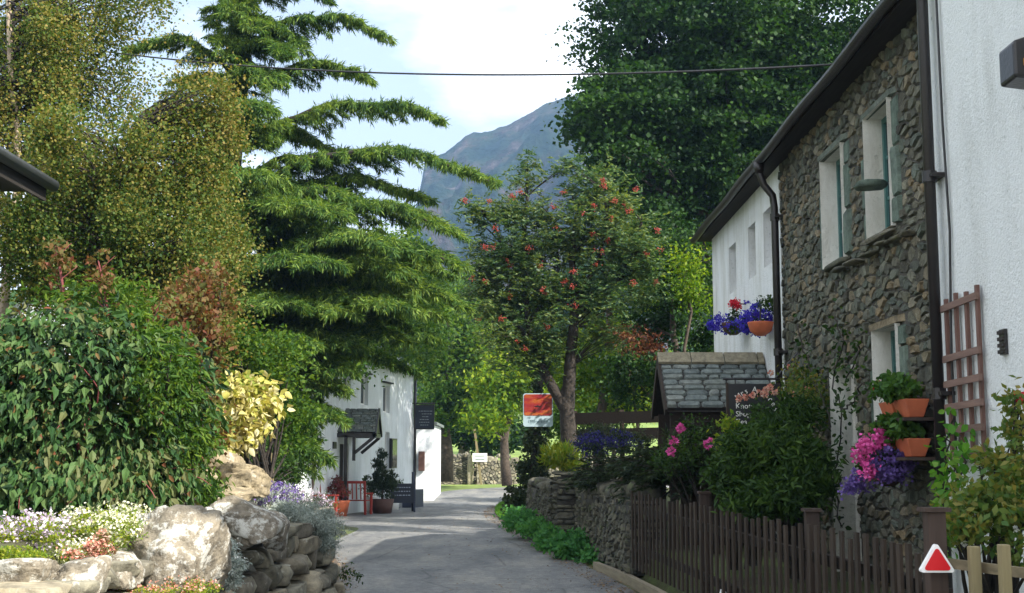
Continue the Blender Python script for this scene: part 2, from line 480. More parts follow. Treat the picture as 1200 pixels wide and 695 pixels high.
class MB:
    """Collects boxes, tubes and polygons for one mesh."""
    def __init__(s):
        s.v, s.f = [], []

    def add(s, vs, fs):
        b = len(s.v)
        s.v += [tuple(v) for v in vs]
        s.f += [tuple(i + b for i in f) for f in fs]

    def box(s, x0, x1, y0, y1, z0, z1, M4=None, bev=0.0):
        vs = [(x, y, z) for z in (z0, z1) for (x, y) in ((x0, y0), (x1, y0), (x1, y1), (x0, y1))]
        fs = [(3, 2, 1, 0), (4, 5, 6, 7), (0, 1, 5, 4), (1, 2, 6, 5), (2, 3, 7, 6), (3, 0, 4, 7)]
        if M4 is not None:
            vs = [tuple(M4 @ Vector(v)) for v in vs]
        s.add(vs, fs)
        return s

    def bar(s, a, b, w, h, up=(0, 0, 1)):
        a, b = Vector(a), Vector(b)
        d = (b - a).normalized()
        u = Vector(up)
        if abs(d.dot(u)) > 0.95: u = Vector((1, 0, 0))
        r = d.cross(u).normalized() * (w / 2)
        t = r.cross(d).normalized() * (h / 2)
        vs = [a - r - t, a + r - t, a + r + t, a - r + t, b - r - t, b + r - t, b + r + t, b - r + t]
        s.add(vs, [(0, 1, 2, 3), (7, 6, 5, 4), (0, 4, 5, 1), (1, 5, 6, 2), (2, 6, 7, 3), (3, 7, 4, 0)])
        return s

    def tube(s, pts, rad, n=8, cap=True):
        pts = [Vector(p) for p in pts]
        if not hasattr(rad, '__len__'): rad = [rad] * len(pts)
        rings = []
        prev = None
        for i, p in enumerate(pts):
            d = (pts[min(i + 1, len(pts) - 1)] - pts[max(i - 1, 0)])
            d = d.normalized() if d.length > 1e-9 else Vector((0, 0, 1))
            if prev is None:
                a = d.orthogonal().normalized()
            else:
                a = (prev - d * prev.dot(d))
                a = a.normalized() if a.length > 1e-6 else d.orthogonal().normalized()
            prev = a
            b = d.cross(a)
            rings.append([p + (a * math.cos(2 * PI * k / n) + b * math.sin(2 * PI * k / n)) * rad[i] for k in range(n)])
        vs = [v for r_ in rings for v in r_]
        fs = []
        for i in range(len(pts) - 1):
            for k in range(n):
                k2 = (k + 1) % n
                fs.append((i * n + k, i * n + k2, (i + 1) * n + k2, (i + 1) * n + k))
        if cap:
            fs.append(tuple(range(n - 1, -1, -1)))
            fs.append(tuple((len(pts) - 1) * n + k for k in range(n)))
        s.add(vs, fs)
        return s

    def poly(s, pts, flip=False):
        i = list(range(len(pts)))
        s.add(pts, [tuple(i[::-1] if flip else i)])
        return s

    def prism(s, prof, y0, y1, M4=None):
        """profile in x,z swept along y"""
        n = len(prof)
        vs = [(x, y0, z) for x, z in prof] + [(x, y1, z) for x, z in prof]
        fs = [tuple(range(n)), tuple(range(2 * n - 1, n - 1, -1))]
        for k in range(n):
            k2 = (k + 1) % n
            fs.append((k, k + n, k2 + n, k2))
        if M4 is not None: vs = [tuple(M4 @ Vector(v)) for v in vs]
        s.add(vs, fs)
        return s

    def build(s, name, mat, parent=None, smooth=False, wc=True, bevel=0.0):
        me = bpy.data.meshes.new(name)
        me.from_pydata([tuple(v) for v in s.v], [], s.f)
        me.update()
        o = link_mesh(name, me, mat, parent, wc, smooth)
        if bevel:
            b = o.modifiers.new('bevel', 'BEVEL')
            b.width = bevel
            b.segments = 2
            b.limit_method = 'ANGLE'
        return o


# leaf templates: (length, width, lift)
T_QUAD = (np.array([(0, 0, 0), (.45, .5, .06), (1, 0, 0), (.45, -.5, .06)]), np.array([[0, 1, 2, 3]]))
T_BLADE = (np.array([(0, .2, 0), (0, -.2, 0), (.6, -.5, .0), (1, 0, 0), (.6, .5, 0)])[[0, 1, 2, 3]] * 1.0, np.array([[0, 1, 2, 3]]))
T_LEAF = (np.array([(0, 0, 0), (.28, 0, -.05), (.3, .42, .06), (.65, .30, .04), (.68, 0, -.08), (1, 0, -.22), (.3, -.42, .06), (.65, -.30, .04)]),
          np.array([[0, 1, 2, 2], [1, 4, 3, 2], [4, 5, 3, 3], [0, 6, 1, 1], [1, 6, 7, 4], [4, 7, 5, 5]]))
T_LEAF6 = (np.array([(0, 0, 0), (.3, .42, .08), (.7, .30, .05), (1, 0, -.08), (.7, -.30, .05), (.3, -.42, .08)]),
           np.array([[0, 1, 2, 3], [0, 3, 4, 5]]))


def unit(a):
    return a / np.maximum(np.linalg.norm(a, axis=1, keepdims=True), 1e-9)


def leaf_geo(Cn, L, W=0.5, A=None, up=0.6, droop=0.0, tmpl=T_QUAD, jit=0.3):
    n = len(Cn)
    if A is None:
        A = rng.normal(size=(n, 3))
    A = unit(np.asarray(A, dtype=float)).copy()
    A[:, 2] -= droop
    A = unit(A)
    Nn = rng.normal(size=(n, 3)) * 0.6
    Nn[:, 2] += up
    Nn -= A * (Nn * A).sum(1, keepdims=True)
    Nn = unit(Nn)
    B = np.cross(Nn, A)
    ln = (L * (1 + jit * (rng.random(n) * 2 - 1)))[:, None, None] if np.isscalar(L) else np.asarray(L)[:, None, None]
    t, f = tmpl
    V = Cn[:, None, :] + ln * (A[:, None, :] * t[None, :, 0:1] + B[:, None, :] * t[None, :, 1:2] * (W * 1.0) * 1.0 + Nn[:, None, :] * t[None, :, 2:3])
    k = len(t)
    Fc = (f[None] + (np.arange(n) * k)[:, None, None]).reshape(-1, f.shape[1])
    return V.reshape(-1, 3), Fc


def fix_tris(Fc):
    return Fc


def leaves(name, Cn, L, mat, parent=None, **kw):
    V, Fc = leaf_geo(np.asarray(Cn, dtype=float), L, **kw)
    if kw.get('tmpl') is T_LEAF:
        me = bpy.data.meshes.new(name)
        fl = [tuple(dict.fromkeys(r)) for r in Fc.tolist()]
        me.from_pydata(V.tolist(), [], fl)
        me.update()
        return link_mesh(name, me, mat, parent)
    return np_mesh(name, V, Fc, mat, parent)


def lobe_px(px, py, rx, rz, Y, ry=None):
    c = at(px, py, Y)
    k = Y / 1495.0
    return (c.x, c.y, c.z, rx * k, ry if ry else rx * k, rz * k)


def clump_centres(lobe, n, power=0.45):
    cx, cy, cz, rx, ry, rz = lobe
    d = unit(rng.normal(size=(n, 3)))
    r = rng.random(n) ** power
    return np.array([cx, cy, cz]) + d * r[:, None] * np.array([rx, ry, rz])


def scatter(cen, per, r, flat=0.6):
    n = len(cen) * per
    c = np.repeat(cen, per, axis=0)
    sc = np.repeat((0.5 + rng.random(len(cen))), per)[:, None] * r
    return c + rng.normal(size=(n, 3)) * sc * np.array([1, 1, flat]) * 0.55


def curve_pts(a, b, bend, n=6):
    a, b = Vector(a), Vector(b)
    m = (a + b) / 2 + Vector(bend)
    return [a * (1 - t) ** 2 + m * 2 * t * (1 - t) + b * t * t for t in [i / (n - 1) for i in range(n)]]


def tree(name, label, cat, base, trunk, lobes, leafL, mat, bark='bark', per=30, cr=0.35, density=1.0, group=None,
         twig=0.5, W=0.6, up=0.6, droop=0.0, limb_r=None, flat=0.6, power=0.45, tmpl=T_QUAD, twigs=True):
    """trunk: list of (x, y, z, r) from base to top; lobes: (cx,cy,cz,rx,ry,rz,n_clumps)"""
    e = empty(name, base, label, cat, group)
    mb = MB()
    tp = [Vector(p[:3]) for p in trunk]
    tr = [p[3] for p in trunk]
    mb.tube(tp, tr, 10)
    allc = []
    for lb in lobes:
        cen = clump_centres(lb[:6], max(3, int(lb[6] * density)), power)
        allc.append(cen)
        if not twigs: continue
        c = Vector(lb[:3])
        # leave the trunk at a point lower than the lobe
        cand = [(abs((p - c).length) + (3.0 if p.z > c.z else 0), i) for i, p in enumerate(tp)]
        i = min(cand)[1]
        i = max(0, i)
        r0 = min(tr[i] * 0.6, limb_r or 9)
        cp = curve_pts(tp[i], c, (random.uniform(-.3, .3), random.uniform(-.3, .3), -0.12 * (c - tp[i]).length), 6)
        mb.tube(cp, [r0 * (1 - 0.75 * k / 5) for k in range(6)], 6)
        m = min(len(cen), int(14 * twig + 6))
        for q in rng.choice(len(cen), m, replace=False):
            s0 = cp[random.randint(2, 5)]
            pts = curve_pts(s0, cen[q], (random.uniform(-.2, .2), random.uniform(-.2, .2), random.uniform(-.1, .3)), 4)
            rr = max(0.006, r0 * 0.2)
            mb.tube(pts, [rr, rr * .8, rr * .55, rr * .3], 4, cap=False)
    mb.build('trunk', M[bark], e, smooth=True)
    cen = np.concatenate(allc)
    P = scatter(cen, per, cr, flat)
    leaves('crown', P, leafL, M[mat], e, W=W, up=up, droop=droop, tmpl=tmpl)
    return e


def bush(name, label, cat, base, lobes, leafL, mat, per=30, cr=0.12, group=None, stems=8, W=0.55, up=0.5, droop=0.0,
         tmpl=T_QUAD, flat=0.8, power=0.35, bark='bark_dark', out=0.0, part='foliage', density=1.0):
    e = empty(name, base, label, cat, group)
    allc = []
    mb = MB()
    for lb in lobes:
        cen = clump_centres(lb[:6], max(3, int(lb[6] * density)), power)
        allc.append(cen)
        for q in rng.choice(len(cen), min(stems, len(cen)), replace=False):
            b = Vector(base) + Vector((random.uniform(-.1, .1), random.uniform(-.1, .1), 0))
            pts = curve_pts(b, cen[q], (random.uniform(-.1, .1), random.uniform(-.1, .1), .1), 5)
            mb.tube(pts, [.018, .015, .012, .008, .005], 5, cap=False)
    if mb.v:
        mb.build('stem', M[bark], e, smooth=True)
    cen = np.concatenate(allc)
    P = scatter(cen, per, cr, flat)
    A = None
    if out:
        ctr = np.mean(cen, axis=0)
        A = unit(P - ctr) * out + rng.normal(size=P.shape)
    leaves(part, P, leafL, M[mat], e, W=W, up=up, droop=droop, tmpl=tmpl, A=A)
    return e


from mathutils import noise as mnoise
# rocks ---------------------------------------------------------------
_ico = {}
def ico(n):
    if n not in _ico:
        import bmesh
        bm = bmesh.new()
        bmesh.ops.create_icosphere(bm, subdivisions=n, radius=1.0)
        V = np.array([v.co[:] for v in bm.verts])
        Fc = np.array([[v.index for v in f.verts] for f in bm.faces])
        bm.free()
        _ico[n] = (V, Fc)
    return _ico[n]


def rock_geo(c, size, seed, n=3, cuts=9, rot=0.0, box=0.55, rough=0.05, tilt=0.1):
    rg = np.random.default_rng(seed)
    V, Fc = ico(n)
    V = V.copy()
    s = np.sign(V) * np.abs(V) ** box
    V = unit(s) * (np.max(np.abs(s), axis=1, keepdims=True) ** -0.0)
    m = np.max(np.abs(V), axis=1, keepdims=True)
    V = V / (m ** 0.75)
    for _ in range(cuts):
        d = unit(rg.normal(size=(1, 3)))[0]
        h = rg.uniform(0.68, 0.95)
        p = V @ d
        over = np.maximum(p - h, 0)
        V = V - over[:, None] * d[None] * 0.92
    ph = rg.uniform(0, 6, size=(6, 3))
    for k, fr in enumerate((2.2, 4.5, 9.0)):
        w = np.sin(V * fr + ph[k]).prod(axis=1)
        w2 = np.sin(V[:, [1, 2, 0]] * fr * 1.3 + ph[k + 3]).sum(axis=1) / 3
        V = V * (1 + (w + w2 * .6)[:, None] * rough / (1 + k * .7))
    if n >= 5:
        off = Vector(rg.uniform(-9, 9, 3))
        fr = np.array([mnoise.fractal(Vector(v) * 1.8 + off, 0.75, 2.2, 6) for v in V])
        rd = np.array([abs(mnoise.noise(Vector((v[0] * 2, v[1] * 2, v[2] * 5)) + off)) for v in V])
        st_ = np.array([mnoise.noise(Vector((v[0] * .8, v[1] * .8, v[2] * 7)) + off) for v in V])
        V = V * (1 + fr[:, None] * .065 - (np.clip(.10 - rd, 0, 1) * .9)[:, None] + (np.round(st_ * 3) / 3 * .022)[:, None])
    V = V * np.array(size)[None]
    R3 = np.array((Matrix.Rotation(rot, 3, 'Z') @ Matrix.Rotation(rg.uniform(-tilt, tilt), 3, 'X') @ Matrix.Rotation(rg.uniform(-tilt, tilt), 3, 'Y')))
    V = V @ R3.T + np.array(c)[None]
    return V, Fc


def rock(name, c, size, seed, mat, label, cat='boulder', group=None, **kw):
    V, Fc = rock_geo(c, size, seed, **kw)
    o = np_mesh(name, V - np.array(c)[None], Fc, mat, None, smooth=True, world_coords=False)
    o.location = c
    sm = o.data.polygons
    return tag(o, label, cat, group)


def join_geo(lst):
    Vs, Fs, b = [], [], 0
    for V, Fc in lst:
        Vs.append(V); Fs.append(Fc + b); b += len(V)
    return np.concatenate(Vs), np.concatenate(Fs)


def stones_geo(fmap, S, T, rowh, w, d, holes=(), gap=0.010, wav=0.03, jit=0.16, seed=1, skip=0.0):
    """Coursed random rubble: each stone an irregular bevelled lump. fmap(s,t,d) -> 3D arrays"""
    rg = np.random.default_rng(seed)
    Vs, Fs = [], []
    base = 0
    t = 0.0
    ph = rg.uniform(0, 6, 4)
    while t < T:
        h = rg.uniform(*rowh)
        s = -rg.uniform(0, w[1])
        while s < S:
            ww = rg.uniform(*w) * (0.7 + h / rowh[1] * 0.6)
            # sometimes split a stone into two thin ones
            pieces = [(s, ww, t, h)]
            if rg.random() < 0.25 and h > rowh[0] * 1.4:
                pieces = [(s, ww, t, h * .5), (s, ww, t + h * .5, h * .5)]
            for (a, b_, tt, hh) in pieces:
                a0, a1, t0, t1 = max(a, 0) + gap, min(a + b_, S) - gap, tt + gap, min(tt + hh, T) - gap
                if a1 - a0 < 0.03 or t1 - t0 < 0.02: continue
                ok = True
                for (h0, h1, k0, k1) in holes:
                    if a1 > h0 and a0 < h1 and t1 > k0 and t0 < k1:
                        if t0 > k0 and t1 < k1 or True:
                            if a0 < h0 and (h0 - a0) > .05: a1 = h0
                            elif a1 > h1 and (a1 - h1) > .05: a0 = h1
                            else: ok = False
                if not ok or rg.random() < skip: continue
                W_, H_ = a1 - a0, t1 - t0
                cs = np.array([(.12, 0), (.88, 0), (1, .2), (1, .8), (.88, 1), (.12, 1), (0, .8), (0, .2)], dtype=float)
                j = rg.uniform(-jit, jit, size=cs.shape)
                pt = np.clip(cs + j * np.array([min(1, H_ / W_), 1]), -0.03, 1.03)
                ctr = pt.mean(0)
                dd = rg.uniform(*d)
                inn = ctr + (pt - ctr) * np.array([1 - .35 * min(1, H_ / W_), .72])
                tl = rg.uniform(-.35, .35, 2)
                dep = dd * (1 + (inn - ctr) @ tl) * rg.uniform(.85, 1.15, 8)
                wv = wav * (math.sin((a0 + W_ / 2) * 1.7 + ph[0] + t) + .6 * math.sin((a0 + W_ / 2) * 4.1 + ph[1] + t * 2))
                P = np.concatenate([pt, inn, [ctr]])
                D = np.concatenate([np.full(8, -0.01), dep, [dd * 1.1]])
                ss = a0 + P[:, 0] * W_
                tt_ = t0 + P[:, 1] * H_ + wv
                Vs.append(fmap(ss, tt_, D))
                q = []
                for k in range(8):
                    k2 = (k + 1) % 8
                    q.append((base + k, base + k2, base + 8 + k2, base + 8 + k))
                    q.append((base + 8 + k, base + 8 + k2, base + 16, base + 16))
                Fs += q
                base += 17
            s += ww
        t += h
    return np.concatenate(Vs), Fs


def clip_poly(P, a, b, c):
    """keep the part of polygon P where a*x+b*y<=c"""
    out = []
    n = len(P)
    for i in range(n):
        p, q = P[i], P[(i + 1) % n]
        fp, fq = a * p[0] + b * p[1] - c, a * q[0] + b * q[1] - c
        if fp <= 0: out.append(p)
        if (fp < 0 < fq) or (fq < 0 < fp):
            t = fp / (fp - fq)
            out.append((p[0] + (q[0] - p[0]) * t, p[1] + (q[1] - p[1]) * t))
    return out


def rubble_geo(fmap, S, T, cell, d, holes=(), gap=.008, asp=1.8, seed=1, size_var=.5):
    """Random rubble: polygonal stones that fit each other, each a raised crisp-edged block."""
    rg = np.random.default_rng(seed)
    pts = []
    target = int(S / asp / cell * T / cell * 1.1)
    gridd = {}
    tries = 0
    while tries < target * 22:
        tries += 1
        x, y = rg.uniform(0, S / asp), rg.uniform(0, T)
        r = cell * (rg.uniform(1 - size_var, 1.3) if rg.random() < .75 else 1.3)
        gx, gy = int(x / cell), int(y / cell)
        ok = True
        for i in range(gx - 1, gx + 2):
            for j in range(gy - 1, gy + 2):
                for (px, py) in gridd.get((i, j), ()):
                    if (px - x) ** 2 + (py - y) ** 2 < (r * .76) ** 2: ok = False; break
                if not ok: break
            if not ok: break
        if ok:
            gridd.setdefault((gx, gy), []).append((x, y)); pts.append((x, y))
    A = np.array(pts)
    Vs, Fs, base = [], [], 0
    for (x, y) in pts:
        sx = x * asp
        if any(h0 < sx < h1 and k0 < y < k1 for (h0, h1, k0, k1) in holes): continue
        dd = (A[:, 0] - x) ** 2 + (A[:, 1] - y) ** 2
        near = np.argsort(dd)[1:15]
        P = [(max(0, x - 3 * cell), max(0, y - 3 * cell)), (min(S / asp, x + 3 * cell), max(0, y - 3 * cell)), (min(S / asp, x + 3 * cell), min(T, y + 3 * cell)), (max(0, x - 3 * cell), min(T, y + 3 * cell))]
        for k in near:
            qx, qy = A[k]
            a, b = qx - x, qy - y
            l = math.hypot(a, b)
            a, b = a / l, b / l
            P = clip_poly(P, a, b, a * (x + qx) / 2 + b * (y + qy) / 2 - gap)
            if len(P) < 3: break
        if len(P) < 3: continue
        P = [(p[0] * asp, p[1]) for p in P]
        for (h0, h1, k0, k1) in holes:
            xs_, ys_ = [p[0] for p in P], [p[1] for p in P]
            if max(xs_) > h0 and min(xs_) < h1 and max(ys_) > k0 and min(ys_) < k1:
                if sx <= h0: P = clip_poly(P, 1, 0, h0)
                elif sx >= h1: P = clip_poly(P, -1, 0, -h1)
                elif y <= k0: P = clip_poly(P, 0, 1, k0)
                else: P = clip_poly(P, 0, -1, -k1)
                if len(P) < 3: break
        if len(P) < 3: continue
        # drop tiny edges, then add a few worn corners
        Q = []
        for p in P:
            if not Q or math.hypot(p[0] - Q[-1][0], p[1] - Q[-1][1]) > .018: Q.append(p)
        if len(Q) > 3 and math.hypot(Q[0][0] - Q[-1][0], Q[0][1] - Q[-1][1]) < .018: Q.pop()
        if len(Q) < 3: continue
        P = []
        for i in range(len(Q)):
            p, q = Q[i], Q[(i + 1) % len(Q)]
            P.append((p[0] + (q[0] - p[0]) * .10, p[1] + (q[1] - p[1]) * .10))
            m_ = rg.uniform(.4, .6)
            P.append((p[0] + (q[0] - p[0]) * m_ + rg.uniform(-.008, .008), p[1] + (q[1] - p[1]) * m_ + rg.uniform(-.008, .008)))
            P.append((p[0] + (q[0] - p[0]) * .90, p[1] + (q[1] - p[1]) * .90))
        P = np.array(P)
        n = len(P)
        c = P.mean(0)
        ext = np.maximum(P.max(0) - P.min(0), .03)
        e_ = rg.uniform(.010, .020)
        inn = c + (P - c) * (1 - 2 * e_ / ext)
        h = rg.uniform(*d)
        tl = rg.uniform(-.5, .5, 2)
        dep = h * (1 + ((inn - c) / ext) @ tl) + rg.uniform(-.004, .004, n)
        cc = [c + (inn[0::3].mean(0) - c) * 0, c]
        W_ = np.concatenate([P, inn, [c + rg.uniform(-.1, .1, 2) * ext]])
        D = np.concatenate([np.full(n, -.012), dep, [h * rg.uniform(.85, 1.1)]])
        Vs.append(fmap(W_[:, 0], W_[:, 1], D))
        for k in range(n):
            k2 = (k + 1) % n
            Fs.append((base + k, base + k2, base + n + k2, base + n + k))
            Fs.append((base + n + k, base + n + k2, base + 2 * n, base + 2 * n))
        base += 2 * n + 1
    return np.concatenate(Vs), Fs


def stones(name, fmap, S, T, rowh, w, d, mat, parent=None, **kw):
    V, Fs = stones_geo(fmap, S, T, rowh, w, d, **kw)
    me = bpy.data.meshes.new(name)
    me.from_pydata(V.tolist(), [], [tuple(dict.fromkeys(f)) for f in Fs])
    me.update()
    return link_mesh(name, me, mat, parent)


def text_mesh(txt, size, name, mat, parent, loc, rot, ext=0.003, align='CENTER', spacing=1.0):
    cu = bpy.data.curves.new('t', 'FONT')
    cu.body = txt
    cu.size = size
    cu.extrude = ext
    cu.align_x = align
    cu.space_character = spacing
    cu.resolution_u = 3
    o = bpy.data.objects.new('t', cu)
    C.collection.objects.link(o)
    dg = bpy.context.evaluated_depsgraph_get()
    me = bpy.data.meshes.new_from_object(o.evaluated_get(dg))
    bpy.data.objects.remove(o)
    me.name = name
    r = bpy.data.objects.new(name, me)
    C.collection.objects.link(r)
    me.materials.clear()
    me.materials.append(mat)
    r.parent = parent
    r.location = loc
    r.rotation_euler = rot
    return r


def smooth01(x):
    x = np.clip(x, 0, 1)
    return x * x * (3 - 2 * x)


# ------------------------------------------------------------------ terrain
def ground_h(x, y):
    x = np.asarray(x, float); y = np.asarray(y, float)
    z = 0.4 * smooth01((y - 46) / 18)
    z = z + 2.0 * smooth01((y - 72) / 40) + 0.05 * np.clip(y - 110, 0, 2000) ** 1.0 * smooth01((y - 110) / 60)
    # wooded hillsides left and right of the valley
    z = z + 0.22 * np.clip(np.abs(x + 5) - 40, 0, 400) * smooth01((y - 40) / 80)
    z = z + 1.5 * smooth01((y - 120) / 80) * (np.sin(x * .05) + 1)
    # garden bank on the left behind the rock wall
    bank = smooth01((-2.55 - x) / 0.3) * (1 - smooth01((y - 15.0) / 2.5))
    z = z + 1.12 * bank
    z = z + 0.35 * smooth01((-3.4 - x) / 1.0) * smooth01((y - 16) / 3) * (1 - smooth01((y - 29) / 3))
    # right: raised cottage gardens behind fence and wall
    fx = np.interp(y, [0, 7, 9, 13, 17, 19.5, 24, 28, 34], [2.3, 2.32, 2.32, 2.0, 1.66, 1.8, 1.35, 1.1, 1.2])
    gh = np.interp(y, [0, 7, 12, 17, 19.5, 24, 34, 44], [.40, .40, .40, .45, .8, 1.0, .9, .3])
    z = z + gh * smooth01((x - fx) / 0.25) * (1 - smooth01((y - 38) / 8))
    return z


def axis_pts(lo, hi, dense_lo, dense_hi, step):
    a = list(np.arange(dense_lo, dense_hi + 1e-6, step))
    x, s = dense_hi, step
    while x < hi:
        s *= 1.18; x += s; a.append(min(x, hi))
    x, s = dense_lo, step
    pre = []
    while x > lo:
        s *= 1.18; x -= s; pre.append(max(x, lo))
    return np.array(pre[::-1] + a)


def grid_mesh(name, xs, ys, zf, mat, kind='structure', smooth=True, cell=None):
    X, Y = np.meshgrid(xs, ys)
    Z = zf(X, Y)
    V = np.stack([X, Y, Z], -1).reshape(-1, 3)
    nx, ny = len(xs), len(ys)
    i = np.arange(nx - 1)[None] + (np.arange(ny - 1) * nx)[:, None]
    i = i.ravel()
    Fc = np.stack([i, i + 1, i + nx + 1, i + nx], 1)
    o = np_mesh(name, V, Fc, mat, smooth=smooth)
    return tag(o, kind=kind)


def mat_ground():
    m, nt, N, L = nodes_of('ground')
    out = N("ShaderNodeOutputMaterial")
    p = N("ShaderNodeBsdfPrincipled")
    t = N("ShaderNodeTexCoord")
    n = N("ShaderNodeTexNoise"); n.inputs['Scale'].default_value = 0.8; n.inputs['Detail'].default_value = 9
    n.inputs['Roughness'].default_value = 0.7
    L(t.outputs['Object'], n.inputs['Vector'])
    r = ramp(nt, [(0.35, (0.045, 0.032, 0.02)), (0.5, (0.06, 0.075, 0.02)), (0.65, (0.10, 0.15, 0.03))])
    L(n.outputs['Fac'], r.inputs['Fac'])
    # further away: bright pasture
    sx = N("ShaderNodeSeparateXYZ"); L(t.outputs['Object'], sx.inputs[0])
    mr = N("ShaderNodeMapRange"); mr.inputs['From Min'].default_value = 52; mr.inputs['From Max'].default_value = 66
    L(sx.outputs['Y'], mr.inputs['Value'])
    r2 = ramp(nt, [(0.35, (0.13, 0.22, 0.035)), (0.65, (0.24, 0.30, 0.06))])
    L(n.outputs['Fac'], r2.inputs['Fac'])
    mx = N("ShaderNodeMix"); mx.data_type = 'RGBA'
    L(mr.outputs['Result'], mx.inputs['Factor'])
    L(r.outputs['Color'], mx.inputs['A']); L(r2.outputs['Color'], mx.inputs['B'])
    L(mx.outputs['Result'], p.inputs['Base Color'])
    p.inputs['Roughness'].default_value = 0.95
    b = N("ShaderNodeBump"); n2 = N("ShaderNodeTexNoise"); n2.inputs['Scale'].default_value = 25
    n2.inputs['Detail'].default_value = 6
    L(t.outputs['Object'], n2.inputs['Vector']); L(n2.outputs['Fac'], b.inputs['Height'])
    b.inputs['Strength'].default_value = 0.7; b.inputs['Distance'].default_value = 0.05
    L(b.outputs['Normal'], p.inputs['Normal'])
    L(p.outputs['BSDF'], out.inputs['Surface'])
    return m


xs = axis_pts(-1500, 1500, -7, 7, 0.12)
ys = axis_pts(-40, 1300, 2, 32, 0.25)
grid_mesh('ground', xs, ys, ground_h, mat_ground())


def mat_road():
    m, nt, N, L = nodes_of('asphalt')
    out = N("ShaderNodeOutputMaterial")
    p = N("ShaderNodeBsdfPrincipled")
    t = N("ShaderNodeTexCoord")
    mpn = N("ShaderNodeMapping"); mpn.inputs['Scale'].default_value = (1.0, 0.35, 1)
    L(t.outputs['Object'], mpn.inputs['Vector'])
    n = N("ShaderNodeTexNoise"); n.inputs['Scale'].default_value = 1.1; n.inputs['Detail'].default_value = 8
    n.inputs['Roughness'].default_value = 0.65
    L(mpn.outputs['Vector'], n.inputs['Vector'])
    r = ramp(nt, [(0.34, (0.105, 0.110, 0.118)), (0.5, (0.165, 0.167, 0.168)), (0.66, (0.235, 0.228, 0.21))])
    L(n.outputs['Fac'], r.inputs['Fac'])
    n3 = N("ShaderNodeTexNoise"); n3.inputs['Scale'].default_value = 55; n3.inputs['Detail'].default_value = 4
    n3.inputs['Roughness'].default_value = 0.9
    L(t.outputs['Object'], n3.inputs['Vector'])
    r3 = ramp(nt, [(0.35, (0.55, 0.55, 0.56)), (0.65, (1.4, 1.4, 1.36))])
    L(n3.outputs['Fac'], r3.inputs['Fac'])
    mx = N("ShaderNodeMix"); mx.data_type = 'RGBA'; mx.blend_type = 'MULTIPLY'; mx.inputs['Factor'].default_value = 1
    L(r.outputs['Color'], mx.inputs['A']); L(r3.outputs['Color'], mx.inputs['B'])
    L(mx.outputs['Result'], p.inputs['Base Color'])
    p.inputs['Roughness'].default_value = 0.75
    p.inputs['Specular IOR Level'].default_value = 0.3
    n4 = N("ShaderNodeTexNoise"); n4.inputs['Scale'].default_value = 9; n4.inputs['Detail'].default_value = 8; n4.inputs['Roughness'].default_value = 0.8
    L(t.outputs['Object'], n4.inputs['Vector'])
    r4 = ramp(nt, [(0.38, (0.72, 0.72, 0.73)), (0.62, (1.22, 1.22, 1.2))]); L(n4.outputs['Fac'], r4.inputs['Fac'])
    m5 = N("ShaderNodeMix"); m5.data_type = 'RGBA'; m5.blend_type = 'MULTIPLY'; m5.inputs['Factor'].default_value = 1
    L(mx.outputs['Result'], m5.inputs['A']); L(r4.outputs['Color'], m5.inputs['B'])
    # thin cracks
    vo = N("ShaderNodeTexVoronoi"); vo.feature = 'DISTANCE_TO_EDGE'; vo.inputs['Scale'].default_value = 0.55
    mw_ = N("ShaderNodeMix"); mw_.data_type = 'RGBA'; mw_.inputs['Factor'].default_value = 0.12
    L(t.outputs['Object'], mw_.inputs['A']); L(n4.outputs['Color'], mw_.inputs['B']); L(mw_.outputs['Result'], vo.inputs['Vector'])
    rc = ramp(nt, [(0.0, (0.45, 0.45, 0.45)), (0.012, (1, 1, 1))]); L(vo.outputs['Distance'], rc.inputs['Fac'])
    m6 = N("ShaderNodeMix"); m6.data_type = 'RGBA'; m6.blend_type = 'MULTIPLY'; m6.inputs['Factor'].default_value = 0.8
    L(m5.outputs['Result'], m6.inputs['A']); L(rc.outputs['Color'], m6.inputs['B']); L(m6.outputs['Result'], p.inputs['Base Color'])
    b = N("ShaderNodeBump"); L(n3.outputs['Fac'], b.inputs['Height'])
    b.inputs['Strength'].default_value = 0.6; b.inputs['Distance'].default_value = 0.01
    L(b.outputs['Normal'], p.inputs['Normal'])
    L(p.outputs['BSDF'], out.inputs['Surface'])
    return m


M['road'] = mat_road()
RY = [-6, 8, 13, 16, 19, 22, 25, 28, 32, 35, 38, 42, 45, 48, 52, 56]
RRt = [1.75, 1.72, 1.62, 1.50, 1.22, .95, .66, .38, 0.0, -.28, -.46, -.50, -.42, -.22, .25, 1.2]
RLt = [-2.3, -2.25, -2.2, -2.2, -2.5, -3.2, -4.2, -5.4, -6.0, -5.6, -5.1, -4.3, -3.8, -3.45, -3.3, -3.1]
rows = []
for yy, l, r_ in zip(np.interp(np.linspace(0, 1, 90), np.linspace(0, 1, len(RY)), RY), [0] * 90, [0] * 90):
    l = np.interp(yy, RY, RLt) + random.uniform(-.03, .03)
    r_ = np.interp(yy, RY, RRt) + random.uniform(-.03, .03)
    rows.append([(l + (r_ - l) * k / 8, yy) for k in range(9)])
